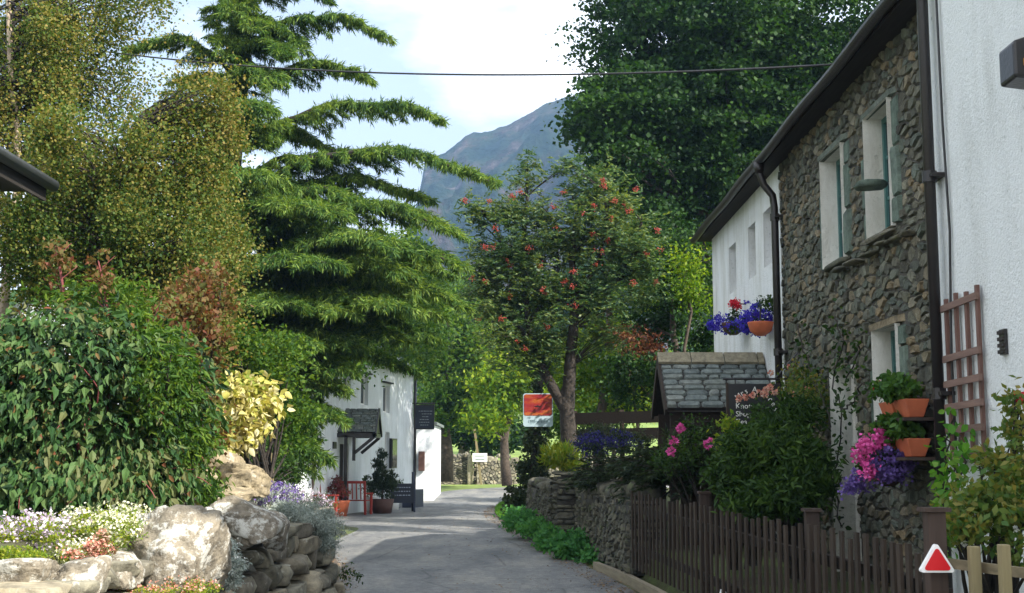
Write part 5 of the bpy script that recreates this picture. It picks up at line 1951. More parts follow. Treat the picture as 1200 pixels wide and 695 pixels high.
low_plant('fern', 'green leafy weeds growing above the flat-topped boulder', 'plant', [L(205, 588, 44, 14, 11.6, 60, .3), L(240, 578, 24, 12, 12.2, 24, .3)], .07, 'lf_shrub', per=20, cr=.08, A_up=1.0, W=.3)

# small stake
st = at(318, 567, 18.0)
m = MB(); m.bar((st.x, 18, .5), (st.x - .01, 18, at(318, 531, 18).z), .07, .07)
tag(m.build('wooden_stake', M['pale_wood']), 'pale wooden stake standing under the cedar branches', 'post')

# ------------------------------------------------------------------ left shrubs
def big_shrub():
    base = at(100, 610, 10.2)
    e = empty('leafy_shrub', base, 'big dark green shrub with large drooping leaves behind the rockery at left', 'shrub')
    lobes = [L(95, 470, 105, 110, 10.3, 330, .9), L(30, 480, 70, 110, 9.8, 180, .7), L(190, 470, 55, 80, 10.8, 120, .7), L(-40, 470, 60, 110, 9.8, 90, .6), L(150, 560, 70, 40, 10.2, 120, .5), L(60, 575, 80, 30, 9.6, 120, .5), L(-20, 580, 50, 30, 9.2, 40, .4)]
    cen = np.concatenate([clump_centres(l[:6], l[6], .30) for l in lobes])
    m = MB()
    for q in rng.choice(len(cen), 40, replace=False):
        m.tube(curve_pts(base, cen[q], (0, 0, .25), 5), [.02, .018, .014, .01, .005], 5, cap=False)
    m.build('stem', M['bark_red'], e, smooth=True)
    cen = cen[rng.random(len(cen)) < .82]
    P = scatter(cen, 26, .12, .9)
    ctr = np.array(at(100, 480, 11.2))
    A = unit(P - ctr) * 1.1 + rng.normal(size=P.shape) * .6
    P = P + rng.normal(size=P.shape) * .05
    leaves('foliage', P, rng.uniform(.04, .13, len(P)), M['lf_shrub'], e, W=.55, up=.6, droop=.8, A=A, tmpl=T_LEAF)
    q = rng.choice(len(P), 1100, replace=False)
    leaves('young_leaves', P[q] + A[q] * .07, rng.uniform(.04, .09, 1100), M['lf_autumn'], e, W=.5, up=.5, droop=.4, A=A[q], tmpl=T_LEAF6)
    # stray shoots standing out of the outline
    m = MB(); SP = []
    for k in range(46):
        c = cen[rng.integers(len(cen))]; dr = unit((c - ctr)[None] + rng.normal(size=(1, 3)) * .5 + np.array([[0, 0, .9]]))[0]
        L_ = random.uniform(.3, .62)
        pts = [Vector(c + dr * L_ * t + np.array([0, 0, -.25 * L_ * t * t])) for t in (0, .33, .66, 1)]
        m.tube([Vector(base).lerp(pts[0], .9)] + pts, [.006, .006, .005, .004, .002], 4, cap=False)
        for t in np.linspace(.3, 1, 7): SP.append(np.array(pts[0].lerp(pts[3], t)) + rng.normal(size=3) * .015)
    m.build('shoot', M['bark_red'], e)
    leaves('shoot_leaves', np.array(SP), rng.uniform(.05, .10, len(SP)), M['lf_shrub'], e, W=.55, up=.6, droop=.5, tmpl=T_LEAF)
big_shrub()
bush('loose_shrub', 'looser yellow-green shrub with narrow leaves at the right shoulder of the big dark shrub', 'shrub', at(205, 600, 10.6),
     [L(192, 450, 36, 60, 10.2, 90, .5), L(212, 520, 30, 50, 10.6, 80, .5), L(170, 400, 40, 36, 10.6, 60, .5), L(228, 575, 24, 18, 11.0, 30, .4), L(120, 350, 70, 20, 11.0, 70, .5)], .07, 'lf_mid', per=20, cr=.12, W=.38, droop=.5, out=.6, tmpl=T_LEAF6)
bush('mixed_shrub', 'bronze-tinged shrub behind the rockery between the dark shrub and yellow shrub', 'shrub', at(215, 540, 12.5),
     [L(215, 400, 48, 62, 12.6, 150, .6), L(195, 470, 45, 55, 12.2, 110, .5), L(240, 340, 40, 30, 13.2, 50, .5), L(230, 500, 30, 40, 12.8, 60, .4)], .06, 'lf_autumn', per=26, cr=.12, W=.7)
bush('yellow_shrub', 'shrub with bright yellow variegated leaves under the cedar', 'shrub', at(285, 545, 14.5),
     [L(288, 475, 38, 38, 14.2, 80, .45), L(268, 512, 22, 14, 14.0, 22, .3)], .095, 'lf_yellow', per=22, cr=.12, W=.7, up=.4, droop=.5, tmpl=T_LEAF6)
bush('light_shrub', 'light green shrub behind the yellow shrub', 'shrub', at(310, 560, 16.0),
     [L(318, 435, 45, 46, 16.2, 110, .7), L(270, 400, 40, 30, 15.6, 60, .5), L(340, 490, 30, 40, 16.5, 60, .5)], .06, 'lf_mid', per=34, cr=.14, W=.6)
bush('dark_hedge', 'dark green undergrowth below the cedar near the wooden stake', 'shrub', at(300, 590, 18.5),
     [L(290, 545, 60, 34, 18.6, 70, .6), L(338, 550, 20, 30, 20.5, 34, .5)], .06, 'lf_bush', per=36, cr=.15)
# tall red-stemmed stalks over the big shrub
for k, (px, py, lab) in enumerate(((65, 288, 'left red-stemmed stalk with reddish leaves rising above the dark shrub'), (115, 305, 'right, thinner red-stemmed stalk rising above the dark shrub'))):
    b_ = at(px + 14, 400, 10.8); t_ = at(px, py, 10.6)
    e = empty('red_stalk', b_, lab, 'plant', 'red stalks above the left shrub')
    m = MB(); m.tube(curve_pts(b_, t_, (.04, 0, 0), 6), [.012] * 5 + [.006], 5)
    for q in range(5):
        p = Vector(b_).lerp(t_, .4 + .12 * q)
        m.tube([p, p + Vector((random.uniform(-.18, .18), 0, .12))], [.006, .003], 4)
    m.build('stem', M['bark_red'], e)
    leaves('foliage', scatter(clump_centres((t_.x + .03, 10.6, t_.z - .12, .16, .12, .28), 16), 12, .05), .06, M['lf_autumn'], e, W=.5)

# ------------------------------------------------------------------ left trees
def birch(name, label, Y, trunk_px, lobes, n_leaf, seed, bark='bark_birch', matn='lf_birch', top=(0, -80), rad=.11, base_py=560, dens=1.0, leafL=.05):
    e = empty(name, at(trunk_px[0], base_py, Y), label, 'tree')
    m = MB(); mb2 = MB()
    b_ = at(trunk_px[0], base_py, Y); b_.z = min(b_.z, .5)
    t_ = at(trunk_px[1], top[1], Y)
    tp = [b_.lerp(t_, k / 9) + Vector((.08 * math.sin(k * 1.3 + seed), .05 * math.cos(k), 0)) for k in range(10)]
    m.tube(tp, [rad * (1 - .08 * k) for k in range(10)], 9)
    allc = []
    rl_ = np.random.default_rng(seed)
    lobes = [(*l[:6], int(l[6] * .62)) for l in lobes] + [(l[0] + d[0] * l[3], l[1] + d[1] * l[4], l[2] + d[2] * l[5], l[3] * q, l[4] * q, l[5] * q, int(l[6] * .09) + 2)
             for l in lobes for d, q in zip(unit(rl_.normal(size=(6, 3))) * rl_.uniform(.75, 1.15, (6, 1)), rl_.uniform(.16, .36, 6))]
    for lb in lobes:
        cen = clump_centres(lb[:6], int(lb[6] * dens), .7)
        allc.append(cen)
        c = Vector(lb[:3])
        for q in rng.choice(len(cen), min(len(cen), 11 if seed == 2 else 3), replace=False):
            tgt = Vector(cen[q])
            i = min(range(9), key=lambda j: abs(tp[j].z - (tgt.z - .5 * (tgt - tp[j]).length)))
            s0 = tp[i].lerp(tp[i + 1], random.random())
            pts = curve_pts(s0, tgt, (random.uniform(-.3, .3), random.uniform(-.3, .3), random.uniform(.1, .5)), 6)
            pts = [p + Vector((random.uniform(-.05, .05), 0, random.uniform(-.05, .05))) if 0 < k < 5 else p for k, p in enumerate(pts)]
            mb2.tube(pts, [.020, .016, .012, .009, .006, .003], 4, cap=False)
    m.build('trunk', M[bark], e, smooth=True)
    mb2.build('branches', M['bark_dark'], e, smooth=True)
    cen = np.concatenate(allc)
    per = int(n_leaf / len(cen))
    # hanging strings of small leaves
    P = scatter(cen, per, .24, 1.3)
    leaves('crown', P, leafL, M[matn], e, W=.85, up=.3)
    return e


birch('birch_tree', 'tall birch with pale trunk and golden-green leaves at the upper left', 16.1, (10, 18),
      [L(15, 60, 75, 80, 17.3, 170, .9), L(60, 50, 55, 60, 15.9, 90, .5), L(-10, 150, 40, 60, 15.9, 50, .4), L(35, 120, 50, 40, 16.6, 50, .5), L(110, 45, 60, 40, 17, 70, 1), L(160, 8, 50, 24, 17, 34, 1), L(40, 180, 70, 80, 17.3, 150, 1.0), L(-60, 120, 60, 140, 17, 90, 1), L(130, 110, 60, 30, 17.5, 40, 1)],
      66000, 1, rad=.085, leafL=.040)
birch('golden_tree', 'broad golden-brown small-leaved tree in front of the cedar at left', 15.0, (128, 150),
      [L(150, 235, 120, 90, 15, 330, 1.4), L(222, 165, 60, 62, 15, 120, 1.2), L(120, 320, 120, 70, 15, 220, 1.3), L(245, 290, 50, 90, 15, 130, 1), L(60, 260, 70, 90, 15, 130, 1.2), L(195, 375, 80, 50, 14.5, 110, 1)],
      135000, 2, bark='bark_dark', top=(0, 150), rad=.10, leafL=.037)

# ------------------------------------------------------------------ cedar
def cedar():
    Yc = 25.0
    bx = at(262, 540, Yc).x
    e = empty('cedar_tree', (bx, Yc, .35), 'large deodar cedar with drooping layered branches reaching over the lane', 'tree')
    m = MB()
    topz = 15.5
    tp = [Vector((bx + .12 * math.sin(k), Yc, .3 + (topz - .3) * k / 12)) for k in range(13)]
    m.tube(tp, [.42 * (1 - .072 * k) for k in range(13)], 12)
    br = [  # tip px, py, depth, height on trunk offset
        (448, 34, 24.5, .2, .6), (515, 132, 24, .2, .9), (442, 178, 24.5, -.1, .4), (432, 92, 24.6, .3, .5), (575, 203, 23, .6, 1.2), (522, 258, 22.5, .5, 1.0), (540, 300, 22.2, .4, 1.2),
        (500, 230, 24.0, .4, .8), (540, 345, 23.5, .3, 1.2), (470, 310, 21.5, .3, 1.0), (505, 385, 23.5, .3, 1.2), (415, 392, 21.5, .2, 1.0), (462, 350, 21, .3, 1.0), (390, 420, 21.5, .2, 1.0), (374, 482, 21.0, .2, 1.0), (362, 525, 21.0, .0, .8),
        (385, 448, 22.0, .2, .8), (465, 280, 21, .3, .9), (490, 330, 22, .3, .9), (450, 330, 24, .3, .8), (500, 360, 22, .3, .9), (410, 310, 24.5, .3, .8), (400, 360, 21, .3, .8), (430, 375, 22.5, .3, .8), (520, 315, 24.5, .3, .9), (360, 330, 24, .3, .8), (380, 385, 22, .2, .8), (470, 392, 22.5, .3, .8), (395, 245, 21.5, .3, .8), (380, 300, 20.5, .2, .9), (350, 395, 20.5, .2, .9), (340, 470, 20.4, .2, .8), (330, 350, 20.5, .2, .8), (350, 240, 21.5, .3, .8), (400, 270, 22, .3, .9), (430, 235, 22.8, .3, .8),
        (150, 60, 24, .2, .8), (170, 140, 24, .2, .8), (130, 230, 24, .2, .8), (200, -30, 24, .2, .6), (340, -40, 24.4, .2, .6), (380, -5, 24.4, .2, .6), (220, 300, 21, .2, .9), (180, 380, 22, .2, .9), (240, 420, 21, .2, .9), (300, 200, 21, .2, .8), (300, 120, 21.5, .2, .8),
        (300, 520, 20.6, .1, .8), (345, 515, 20.2, .1, .8), (300, 30, 23.5, .2, .8), (330, 60, 23.5, .2, .8), (310, -20, 23.6, .2, .8), (480, 425, 24.0, .2, 1.0),
    ]
    Cs, As, Ls = [], [], []
    rg = np.random.default_rng(4)
    fill = []
    zf = 1.4
    while zf < 15.2:
        for q in range(1 + (zf < 7)):
            az = rg.uniform(0, 2 * PI); lf = rg.uniform(1.4, 3.0) * (1.1 - zf / 22) * (.6 if zf < 4.2 else 1)
            fill.append((Vector((bx + math.cos(az) * lf, Yc + math.sin(az) * lf * (1 if math.sin(az) < 0 else .5), zf)), rg.uniform(.1, .4), rg.uniform(.5, 1)))
        zf += .36
    for (px, py, Y, rise, droop_) in br + [(None, q, 0, r_, d_) for q, r_, d_ in fill]:
        tip = at(px, py, Y) if px is not None else py
        px = px or int(tip.z * 50)
        hz = math.hypot(tip.x - bx, tip.y - Yc)
        z0 = max(.9, tip.z + droop_ * .35 - .10 * hz + rise * .2 - .3)
        st_ = Vector((bx, Yc, z0))
        hd = Vector((tip.x - bx, tip.y - Yc, 0)); Lh = hd.length; hd.normalize()
        sd = Vector((-hd.y, hd.x, 0))
        n = 14
        pts = []
        for k in range(n):
            t = k / (n - 1)
            zz = z0 + (tip.z - z0) * t + (rise + .35) * math.sin(t * PI) * (1 - .25 * t) - droop_ * .35 * max(0, t - .75) ** 2 * 8
            zz += .05 * math.sin(t * 17 + px)
            pts.append(Vector((bx + hd.x * Lh * t, Yc + hd.y * Lh * t, zz)) + sd * (.10 * math.sin(t * 6 + px)))
        r0 = .035 + .012 * Lh
        m.tube(pts, [r0 * (1 - .88 * k / (n - 1)) for k in range(n)], 6, cap=False)
        # side twigs in a flat plume
        ntw = int(9 + Lh * 7)
        for q in range(ntw):
            t = .16 + .84 * (q + rg.random()) / ntw
            f = t * (n - 1); i = min(int(f), n - 2); p = pts[i].lerp(pts[i + 1], f - i)
            s = 1 if q % 2 else -1
            ln_ = (.42 + .20 * Lh) * (.72 if p.z > 6.6 else 1.0) * (1.05 - t) ** .6 * rg.uniform(.55, 1.15) + .14
            dr = (hd * rg.uniform(.45, .9) + sd * s * rg.uniform(.5, 1.0)).normalized()
            nn = 7
            tw = [p + dr * ln_ * (u / (nn - 1)) + Vector((0, 0, -.38 * ln_ * (u / (nn - 1)) ** 2 + .05 * (u / (nn - 1)))) for u in range(nn)]
            m.tube(tw[::2], [.010, .008, .006, .003], 3, cap=False)
            ns = int(40 + ln_ * 95)
            u = rg.random(ns)
            fi = u * (nn - 1); ii = np.minimum(fi.astype(int), nn - 2); fr_ = (fi - ii)[:, None]
            T = np.array([w[:] for w in tw])
            B0 = T[ii] * (1 - fr_) + T[ii + 1] * fr_
            A0 = np.array(dr)[None] * rg.uniform(.1, .9, (ns, 1)) + rg.normal(size=(ns, 3)) * .38
            A0[:, 2] -= rg.uniform(.2, 1.5, ns)
            Cs.append(B0); As.append(A0); Ls.append(rg.uniform(.06, .20, ns))
        # tufts along the top of the bough
        ns = int(60 * Lh)
        u = rg.random(ns) * (n - 1); ii = np.minimum(u.astype(int), n - 2); fr_ = (u - ii)[:, None]
        T = np.array([w[:] for w in pts]); B0 = T[ii] * (1 - fr_) + T[ii + 1] * fr_
        A0 = np.array(hd)[None] * .5 + rg.normal(size=(ns, 3)) * .5; A0[:, 2] += .1
        Cs.append(B0); As.append(A0); Ls.append(rg.uniform(.06, .16, ns))
    m.build('trunk', M['bark_dark'], e, smooth=True)
    Cn, A, Ln = np.concatenate(Cs), np.concatenate(As), np.concatenate(Ls)
    # each spray = three thin blades
    Cn = np.repeat(Cn, 3, 0) + rng.normal(size=(len(Cn) * 3, 3)) * .022
    A = unit(np.repeat(A, 3, 0)) + rng.normal(size=(len(Cn), 3)) * .28
    Ln = np.repeat(Ln, 3) * rng.uniform(.6, 1.1, len(Cn))
    leaves('crown', Cn, Ln, M['lf_cedar'], e, W=.14, up=.8, A=A)
    return e
cedar()

# ------------------------------------------------------------------ leafy trees left of the far house, and behind
def simple_tree(name, label, Y, trunk_px, base_z, lobes, leafL, mat, bark='bark', rad=.2, per=34, cr=.4, top_py=None, group=None, **kw):
    ls = [L(*l[:5], l[5], l[6] if len(l) > 6 else None) for l in lobes]
    zt = max(l[2] for l in ls)
    b_ = at(trunk_px, 540, Y); b_.z = base_z
    t_ = Vector((np.mean([l[0] for l in ls]) * .5 + b_.x * .5, Y, zt))
    trunk = [(*(b_.lerp(t_, k / 6) + Vector((.1 * math.sin(k * 2 + trunk_px), 0, 0))), rad * (1 - .13 * k)) for k in range(7)]
    return tree(name, label, 'tree', b_, trunk, ls, leafL, mat, bark, per=per, cr=cr, group=group, **kw)


BG = 'leafy trees closing the view along the lane'
simple_tree('broadleaf_tree', 'leafy tree overhanging the roof of the far white house', 36.0, 352, 0,
            [(430, 385, 60, 48, 36.5, 110), (400, 350, 50, 50, 37, 70), (478, 400, 36, 28, 39, 50), (480, 345, 40, 40, 41, 60), (405, 420, 34, 28, 34, 40)], .13, 'lf_mid', rad=.22, per=36, cr=.45, group=BG)
simple_tree('broadleaf_tree', 'dense green tree straight above the sunlit outbuilding', 62.0, 522, .6,
            [(520, 420, 48, 60, 62, 110), (545, 470, 40, 40, 62, 70), (500, 380, 40, 45, 64, 60), (560, 400, 40, 55, 63, 80), (515, 478, 26, 26, 61, 30)], .24, 'lf_mid', rad=.35, per=36, cr=.75, group=BG)
simple_tree('broadleaf_tree', 'bright lime-green tree glowing in the sun behind the orange sign', 58.0, 592, .5,
            [(590, 455, 36, 34, 58, 80), (575, 490, 30, 24, 57, 40), (622, 440, 34, 40, 58, 60), (600, 415, 30, 26, 59, 30)], .22, 'lf_bright', rad=.25, per=34, cr=.55, group=BG)
simple_tree('broadleaf_tree', 'yellow-green tree behind the forked rowan trunk above the plank fence', 42.0, 700, .5,
            [(705, 430, 55, 45, 42, 120), (740, 455, 35, 34, 42, 60), (670, 440, 30, 45, 43, 50), (710, 385, 36, 26, 43, 40), (790, 300, 70, 75, 40, 150, 2.5), (860, 340, 60, 70, 38, 120, 2.5), (760, 210, 60, 50, 42, 110, 2.5), (820, 170, 90, 70, 38.5, 200, 2.8)], .16, 'lf_bright', rad=.2, per=34, cr=.42, group=BG)  # high right-hand lobes are unseen, added to shade the far white house
simple_tree('broadleaf_tree', 'far green tree rising left of the rowan crown', 90.0, 545, 2.0,
            [(545, 360, 40, 40, 90, 80), (575, 380, 34, 44, 92, 60), (520, 345, 34, 30, 94, 50), (600, 370, 40, 36, 96, 50)], .34, 'lf_mid', rad=.4, per=36, cr=1.0, group=BG)
simple_tree('broadleaf_tree', 'dull green tree low behind the rubble wall and notice post', 70.0, 572, .8,
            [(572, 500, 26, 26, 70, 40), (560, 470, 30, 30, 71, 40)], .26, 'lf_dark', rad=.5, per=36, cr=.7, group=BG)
simple_tree('broadleaf_tree', 'far tree filling behind the rowan crown under the mountain', 100.0, 660, 3.0,
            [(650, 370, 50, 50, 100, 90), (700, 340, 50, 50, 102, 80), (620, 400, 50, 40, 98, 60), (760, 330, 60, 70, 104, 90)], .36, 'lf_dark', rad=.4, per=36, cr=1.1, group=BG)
simple_tree('broadleaf_tree', 'dark leafy tree at the far end corner of the white cottage roof', 30.0, 800, .8,
            [(800, 330, 48, 56, 30, 150), (770, 300, 44, 50, 30, 110), (830, 400, 30, 40, 28, 60), (765, 380, 40, 40, 31, 70), (745, 445, 36, 34, 29.5, 70)], .11, 'lf_dark', rad=.15, per=36, cr=.34, group=BG)
simple_tree('broadleaf_tree', 'yellowish sunlit small tree touching the end of the cottage eaves', 26.5, 808, .8,
            [(803, 318, 22, 28, 26, 34), (818, 345, 18, 30, 25.6, 22)], .08, 'lf_bright', rad=.08, per=26, cr=.25, group=BG)
simple_tree('copper_tree', 'small copper-leaved shrub tree left of the porch ridge', 30.0, 745, .8,
            [(738, 400, 30, 20, 30, 34), (765, 412, 20, 14, 30, 16)], .09, 'lf_copper', rad=.06, per=30, cr=.25)

simple_tree('broadleaf_tree', 'leafy broadleaf tree seen through the lower right branches of the cedar', 44, 440, 0,
            [(465, 300, 44, 50, 44, 90), (495, 345, 34, 44, 44, 70), (430, 340, 50, 60, 44, 80), (500, 400, 24, 30, 45, 30)], .15, 'lf_mid', rad=.2, per=34, cr=.45, group=BG)
simple_tree('hedgerow_tree', 'dark bushy hedgerow tree right behind the field wall', 69.5, 545, .8,
            [(535, 500, 30, 16, 69.5, 60), (590, 508, 34, 22, 69, 80), (560, 512, 20, 16, 69, 30), (560, 490, 30, 22, 70, 40), (505, 490, 22, 22, 70, 30)], .26, 'lf_dark', rad=.15, per=34, cr=.6, group=BG)
simple_tree('hedgerow_tree', 'bushy green hedgerow tree behind the plank fence', 48, 720, .8,
            [(700, 480, 50, 20, 48, 80), (750, 460, 34, 30, 47, 60), (650, 490, 24, 26, 49, 40)], .18, 'lf_mid', rad=.12, per=34, cr=.45, group=BG)

# far wooded hillside as one mass
rgf = np.random.default_rng(12)
n = 420
fx = rgf.uniform(-120, 160, n); fy = rgf.uniform(150, 420, n)
fz = ground_h(fx, fy)
cs = []
for x, y, z in zip(fx, fy, fz):
    cs.append(clump_centres((x, y, z + 5, 5, 5, 6), 16, .3))
P = scatter(np.concatenate(cs), 7, 1.6)
o = leaves('woods', P, 1.7, M['lf_mid'], W=.8)
tag(o, kind='stuff')

# ------------------------------------------------------------------ sycamore over the cottages
def sycamore():
    Y = 34.0
    ls = [L(760, 60, 85, 75, 33, 190), L(860, 50, 90, 85, 33.5, 200), L(950, 60, 90, 90, 34, 190), L(740, 130, 62, 52, 32, 120), L(830, 140, 80, 60, 33, 150), L(920, 150, 60, 55, 33.5, 100),
          L(700, 140, 32, 24, 32, 34), L(725, 165, 40, 18, 32, 30), L(800, 215, 60, 40, 33, 70), L(870, 230, 50, 50, 33, 60), L(880, -60, 150, 70, 34, 170), L(745, -20, 65, 50, 33, 80), L(1030, 30, 60, 90, 34, 60), L(780, 270, 40, 40, 32.5, 50), L(735, 195, 44, 24, 31.5, 30)]
    base = Vector((at(880, 540, Y).x, Y, .8))
    e = empty('sycamore_tree', base, 'huge dark green sycamore towering behind the right-hand cottages', 'tree')
    m = MB()
    top = at(870, 60, Y)
    tp = [base.lerp(top, k / 7) + Vector((.15 * math.sin(k * 1.7), 0, 0)) for k in range(8)]
    m.tube(tp, [.55, .48, .42, .36, .30, .24, .18, .10], 12)
    allc = []
    for lb in ls:
        lb = (*lb[:4], max(lb[4] * 1.6, 2.2), *lb[5:])
        cen = clump_centres(lb[:6], int(lb[6] * 1.05), .42); allc.append(cen)
        c = Vector(lb[:3])
        i = min(range(1, 8), key=lambda j: abs(tp[j].z - (c.z - .45 * (c - tp[j]).length)))
        cp = curve_pts(tp[i], c, (random.uniform(-.5, .5), random.uniform(-.5, .5), -.4), 8)
        cp = [p + Vector((random.uniform(-.12, .12), 0, random.uniform(-.12, .12))) if 0 < k < 7 else p for k, p in enumerate(cp)]
        r0 = tr_ = .20
        m.tube(cp, [r0 * (1 - .1 * k) for k in range(8)], 7, cap=False)
        for q in rng.choice(len(cen), 14, replace=False):
            s0 = cp[random.randint(3, 7)]
            m.tube(curve_pts(s0, cen[q], (random.uniform(-.3, .3), 0, random.uniform(-.2, .3)), 5), [.06, .05, .035, .02, .01], 4, cap=False)
    m.build('trunk', M['bark_dark'], e, smooth=True)
    cen = np.concatenate(allc)
    P = scatter(cen, 88, .50, .36)
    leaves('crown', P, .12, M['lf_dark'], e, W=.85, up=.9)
sycamore()

# ------------------------------------------------------------------ rowan
def rowan():
    Y = 27.0
    b_ = at(668, 560, Y); b_.z = .6
    e = empty('rowan_tree', b_, 'rowan tree with forked dark trunk and orange-red berries in the middle of the view', 'tree')
    m = MB()
    fork = at(664, 474, Y)
    m.tube([b_, b_.lerp(fork, .5) + Vector((.03, 0, 0)), fork, at(663, 455, Y)], [.21, .18, .16, .10], 12)
    limbs = [
        ([(665, 482), (668, 430), (672, 385), (674, 350), (670, 300), (676, 250)], .15),
        ([(662, 480), (640, 440), (625, 405), (617, 360), (612, 300), (618, 230)], .12),
        ([(674, 375), (694, 345), (720, 330), (742, 300), (752, 260)], .09),
        ([(622, 400), (600, 375), (580, 355), (562, 330)], .06),
        ([(618, 380), (640, 350), (655, 315), (650, 260)], .06),
        ([(673, 352), (700, 310), (712, 260), (708, 225)], .06),
        ([(672, 360), (650, 350), (630, 345)], .04),
        ([(612, 330), (590, 290), (578, 260)], .05),
    ]
    jj = random.Random(3)
    tips = []
    for pts, r0 in limbs:
        off = jj.uniform(-.4, .4)
        w = [at(p[0], p[1], Y + off * k / (len(pts) - 1)) for k, p in enumerate(pts)]
        m.tube(w, [r0 * (1 - .7 * k / (len(w) - 1)) for k in range(len(w))], 8, cap=False)
        tips += w[1:]
    ls = [L(615, 300, 58, 60, Y, 95, .9), L(675, 285, 60, 62, Y, 110, .9), L(730, 290, 50, 56, Y, 90, .9), L(590, 350, 42, 40, Y, 50, .7), L(645, 350, 60, 40, Y, 60, .8), L(710, 350, 50, 32, Y, 45, .8),
          L(610, 245, 30, 36, Y, 34, .6), L(700, 230, 45, 30, Y, 40, .6), L(618, 195, 7, 26, Y, 8, .2), L(712, 215, 8, 32, Y, 8, .2), L(625, 415, 30, 26, Y, 24, .5), L(575, 300, 26, 30, Y, 20, .5), L(752, 320, 26, 40, Y, 26, .5), L(640, 402, 40, 22, Y, 26, .6), L(700, 395, 34, 18, Y, 16, .5), L(590, 400, 34, 26, Y, 26, .6), L(565, 345, 24, 30, Y, 18, .5), L(562, 250, 28, 24, Y, 20, .4), L(668, 200, 14, 26, Y, 9, .3)]
    cs = []
    for lb in ls:
        cen = clump_centres(lb[:6], max(3, int(lb[6] * .78)), .6); cs.append(cen)
        for q in rng.choice(len(cen), min(len(cen), 14), replace=False):
            tgt = Vector(cen[q])
            s0 = min(tips, key=lambda p: (p - tgt).length + (1 if p.z > tgt.z else 0))
            m.tube(curve_pts(s0, tgt, (0, 0, .1), 5), [.022, .018, .013, .009, .005], 4, cap=False)
    m.build('trunk', M['bark_dark'], e, smooth=True)
    cen = np.concatenate(cs)
    # pinnate leaves: a rib of opposite leaflets
    nl = len(cen) * 13
    B0 = scatter(cen, 13, .30, .8)
    ax = rng.normal(size=(nl, 3)); ax[:, 2] = ax[:, 2] * .5 - .15; ax = unit(ax)
    sd = unit(np.cross(ax, np.array([0, 0, 1.0])[None] + rng.normal(size=(nl, 3)) * .3))
    Cn, A = [], []
    for k in range(6):
        for s in (-1, 1):
            Cn.append(B0 + ax * (.035 * k)); A.append(sd * s + ax * .5)
    leaves('crown', np.concatenate(Cn), .078, M['lf_rowan'], e, W=.42, up=1.0, A=np.concatenate(A), jit=.25)
    V0, F0 = ico(1)
    bpx = [(573, 235), (580, 268), (568, 290), (577, 290), (553, 326), (569, 328), (598, 312), (610, 225), (648, 243), (652, 268), (706, 212), (708, 218), (588, 373), (597, 348), (661, 330), (712, 283), (706, 294), (700, 310), (672, 335), (640, 345), (605, 400), (616, 408), (684, 250), (731, 240), (757, 298), (770, 270), (545, 235), (660, 225), (695, 275), (620, 290), (560, 375), (632, 312), (745, 222), (720, 235), (770, 330)]
    for k in range(12):
        l = ls[random.randint(0, 6)]; a_ = random.uniform(0, 2 * PI); r_ = random.uniform(.3, .95)
        pc = Vector((l[0] + l[3] * r_ * math.cos(a_), Y, l[2] + l[5] * r_ * math.sin(a_)))
        dy_ = pc.y; s_ = F * (pc.z - CAMZ); c_, sn = math.cos(TH), math.sin(TH)
        tt = (pc.z - CAMZ) / pc.y; v_ = F * (tt * c_ - sn) / (c_ + tt * sn)
        bpx.append((600 + pc.x / pc.y * (F * c_ - v_ * sn), 347.5 - v_))
    for (px, py) in bpx:
        c = np.array(at(px, py, Y - random.uniform(.3, .9)))
        n = random.randint(14, 34)
        cc = c + rng.normal(size=(n, 3)) * np.array([.036, .034, .032])
        V = (cc[:, None, :] + V0[None] * .013).reshape(-1, 3)
        Fc = (F0[None] + (np.arange(n) * len(V0))[:, None, None]).reshape(-1, 3)
        np_mesh('berry_cluster', V, Fc, M['berry'], e, smooth=True)
rowan()

# ------------------------------------------------------------------ ivy-covered pole with the orange sign
Yp = 31.5
pb_ = at(622, 600, Yp); pb_.z = 0.1
pt_ = at(633, 440, Yp)
e = empty('sign_pole', pb_, 'pole thickly wrapped in dark ivy beside the grass verge', 'pole')
MB().tube([pb_, at(628, 520, Yp), pt_], [.13, .11, .08], 10).build('pole', M['bark_dark'], e, smooth=True)
ls = [L(621, 588, 29, 28, Yp, 120, .42), L(624, 550, 17, 36, Yp, 80, .3), L(629, 510, 13, 26, Yp, 50, .22), L(631, 470, 7, 40, Yp, 30, .12)]
cs = np.concatenate([clump_centres(l[:6], l[6], .3) for l in ls])
leaves('ivy', scatter(cs, 42, .10, .9), .075, M['lf_ivy'], e, W=.9)

Ys = 30.6
q0, q1 = at(613, 461, Ys), at(648, 500, Ys)
e = empty('red_sign', ((q0.x + q1.x) / 2, Ys, q1.z), 'orange-red rounded square sign with pale lower strip on the ivy pole', 'sign')
def rrect(x0, x1, z0, z1, r, y0, y1):
    pts = []
    for (cx, cz, a0) in ((x1 - r, z0 + r, -90), (x1 - r, z1 - r, 0), (x0 + r, z1 - r, 90), (x0 + r, z0 + r, 180)):
        for k in range(5):
            a = R(a0 + 90 * k / 4); pts.append((cx + r * math.cos(a), cz + r * math.sin(a)))
    return MB().prism(pts, y0, y1)
rrect(q0.x, q1.x, q1.z, q0.z, .06, Ys, Ys + .03).build('board', M['pale_panel'], e)
m_, nt, N, Lk = nodes_of('sunset_panel')
out = N("ShaderNodeOutputMaterial"); p = N("ShaderNodeBsdfPrincipled"); t = N("ShaderNodeTexCoord")
mpn = N("ShaderNodeMapping"); mpn.inputs['Rotation'].default_value = (0, R(28), 0); mpn.inputs['Scale'].default_value = (1.2, 1, 6)
Lk(t.outputs['Object'], mpn.inputs['Vector'])
n_ = N("ShaderNodeTexNoise"); n_.inputs['Scale'].default_value = 1.6; n_.inputs['Detail'].default_value = 3; n_.inputs['Distortion'].default_value = .8
Lk(mpn.outputs['Vector'], n_.inputs['Vector'])
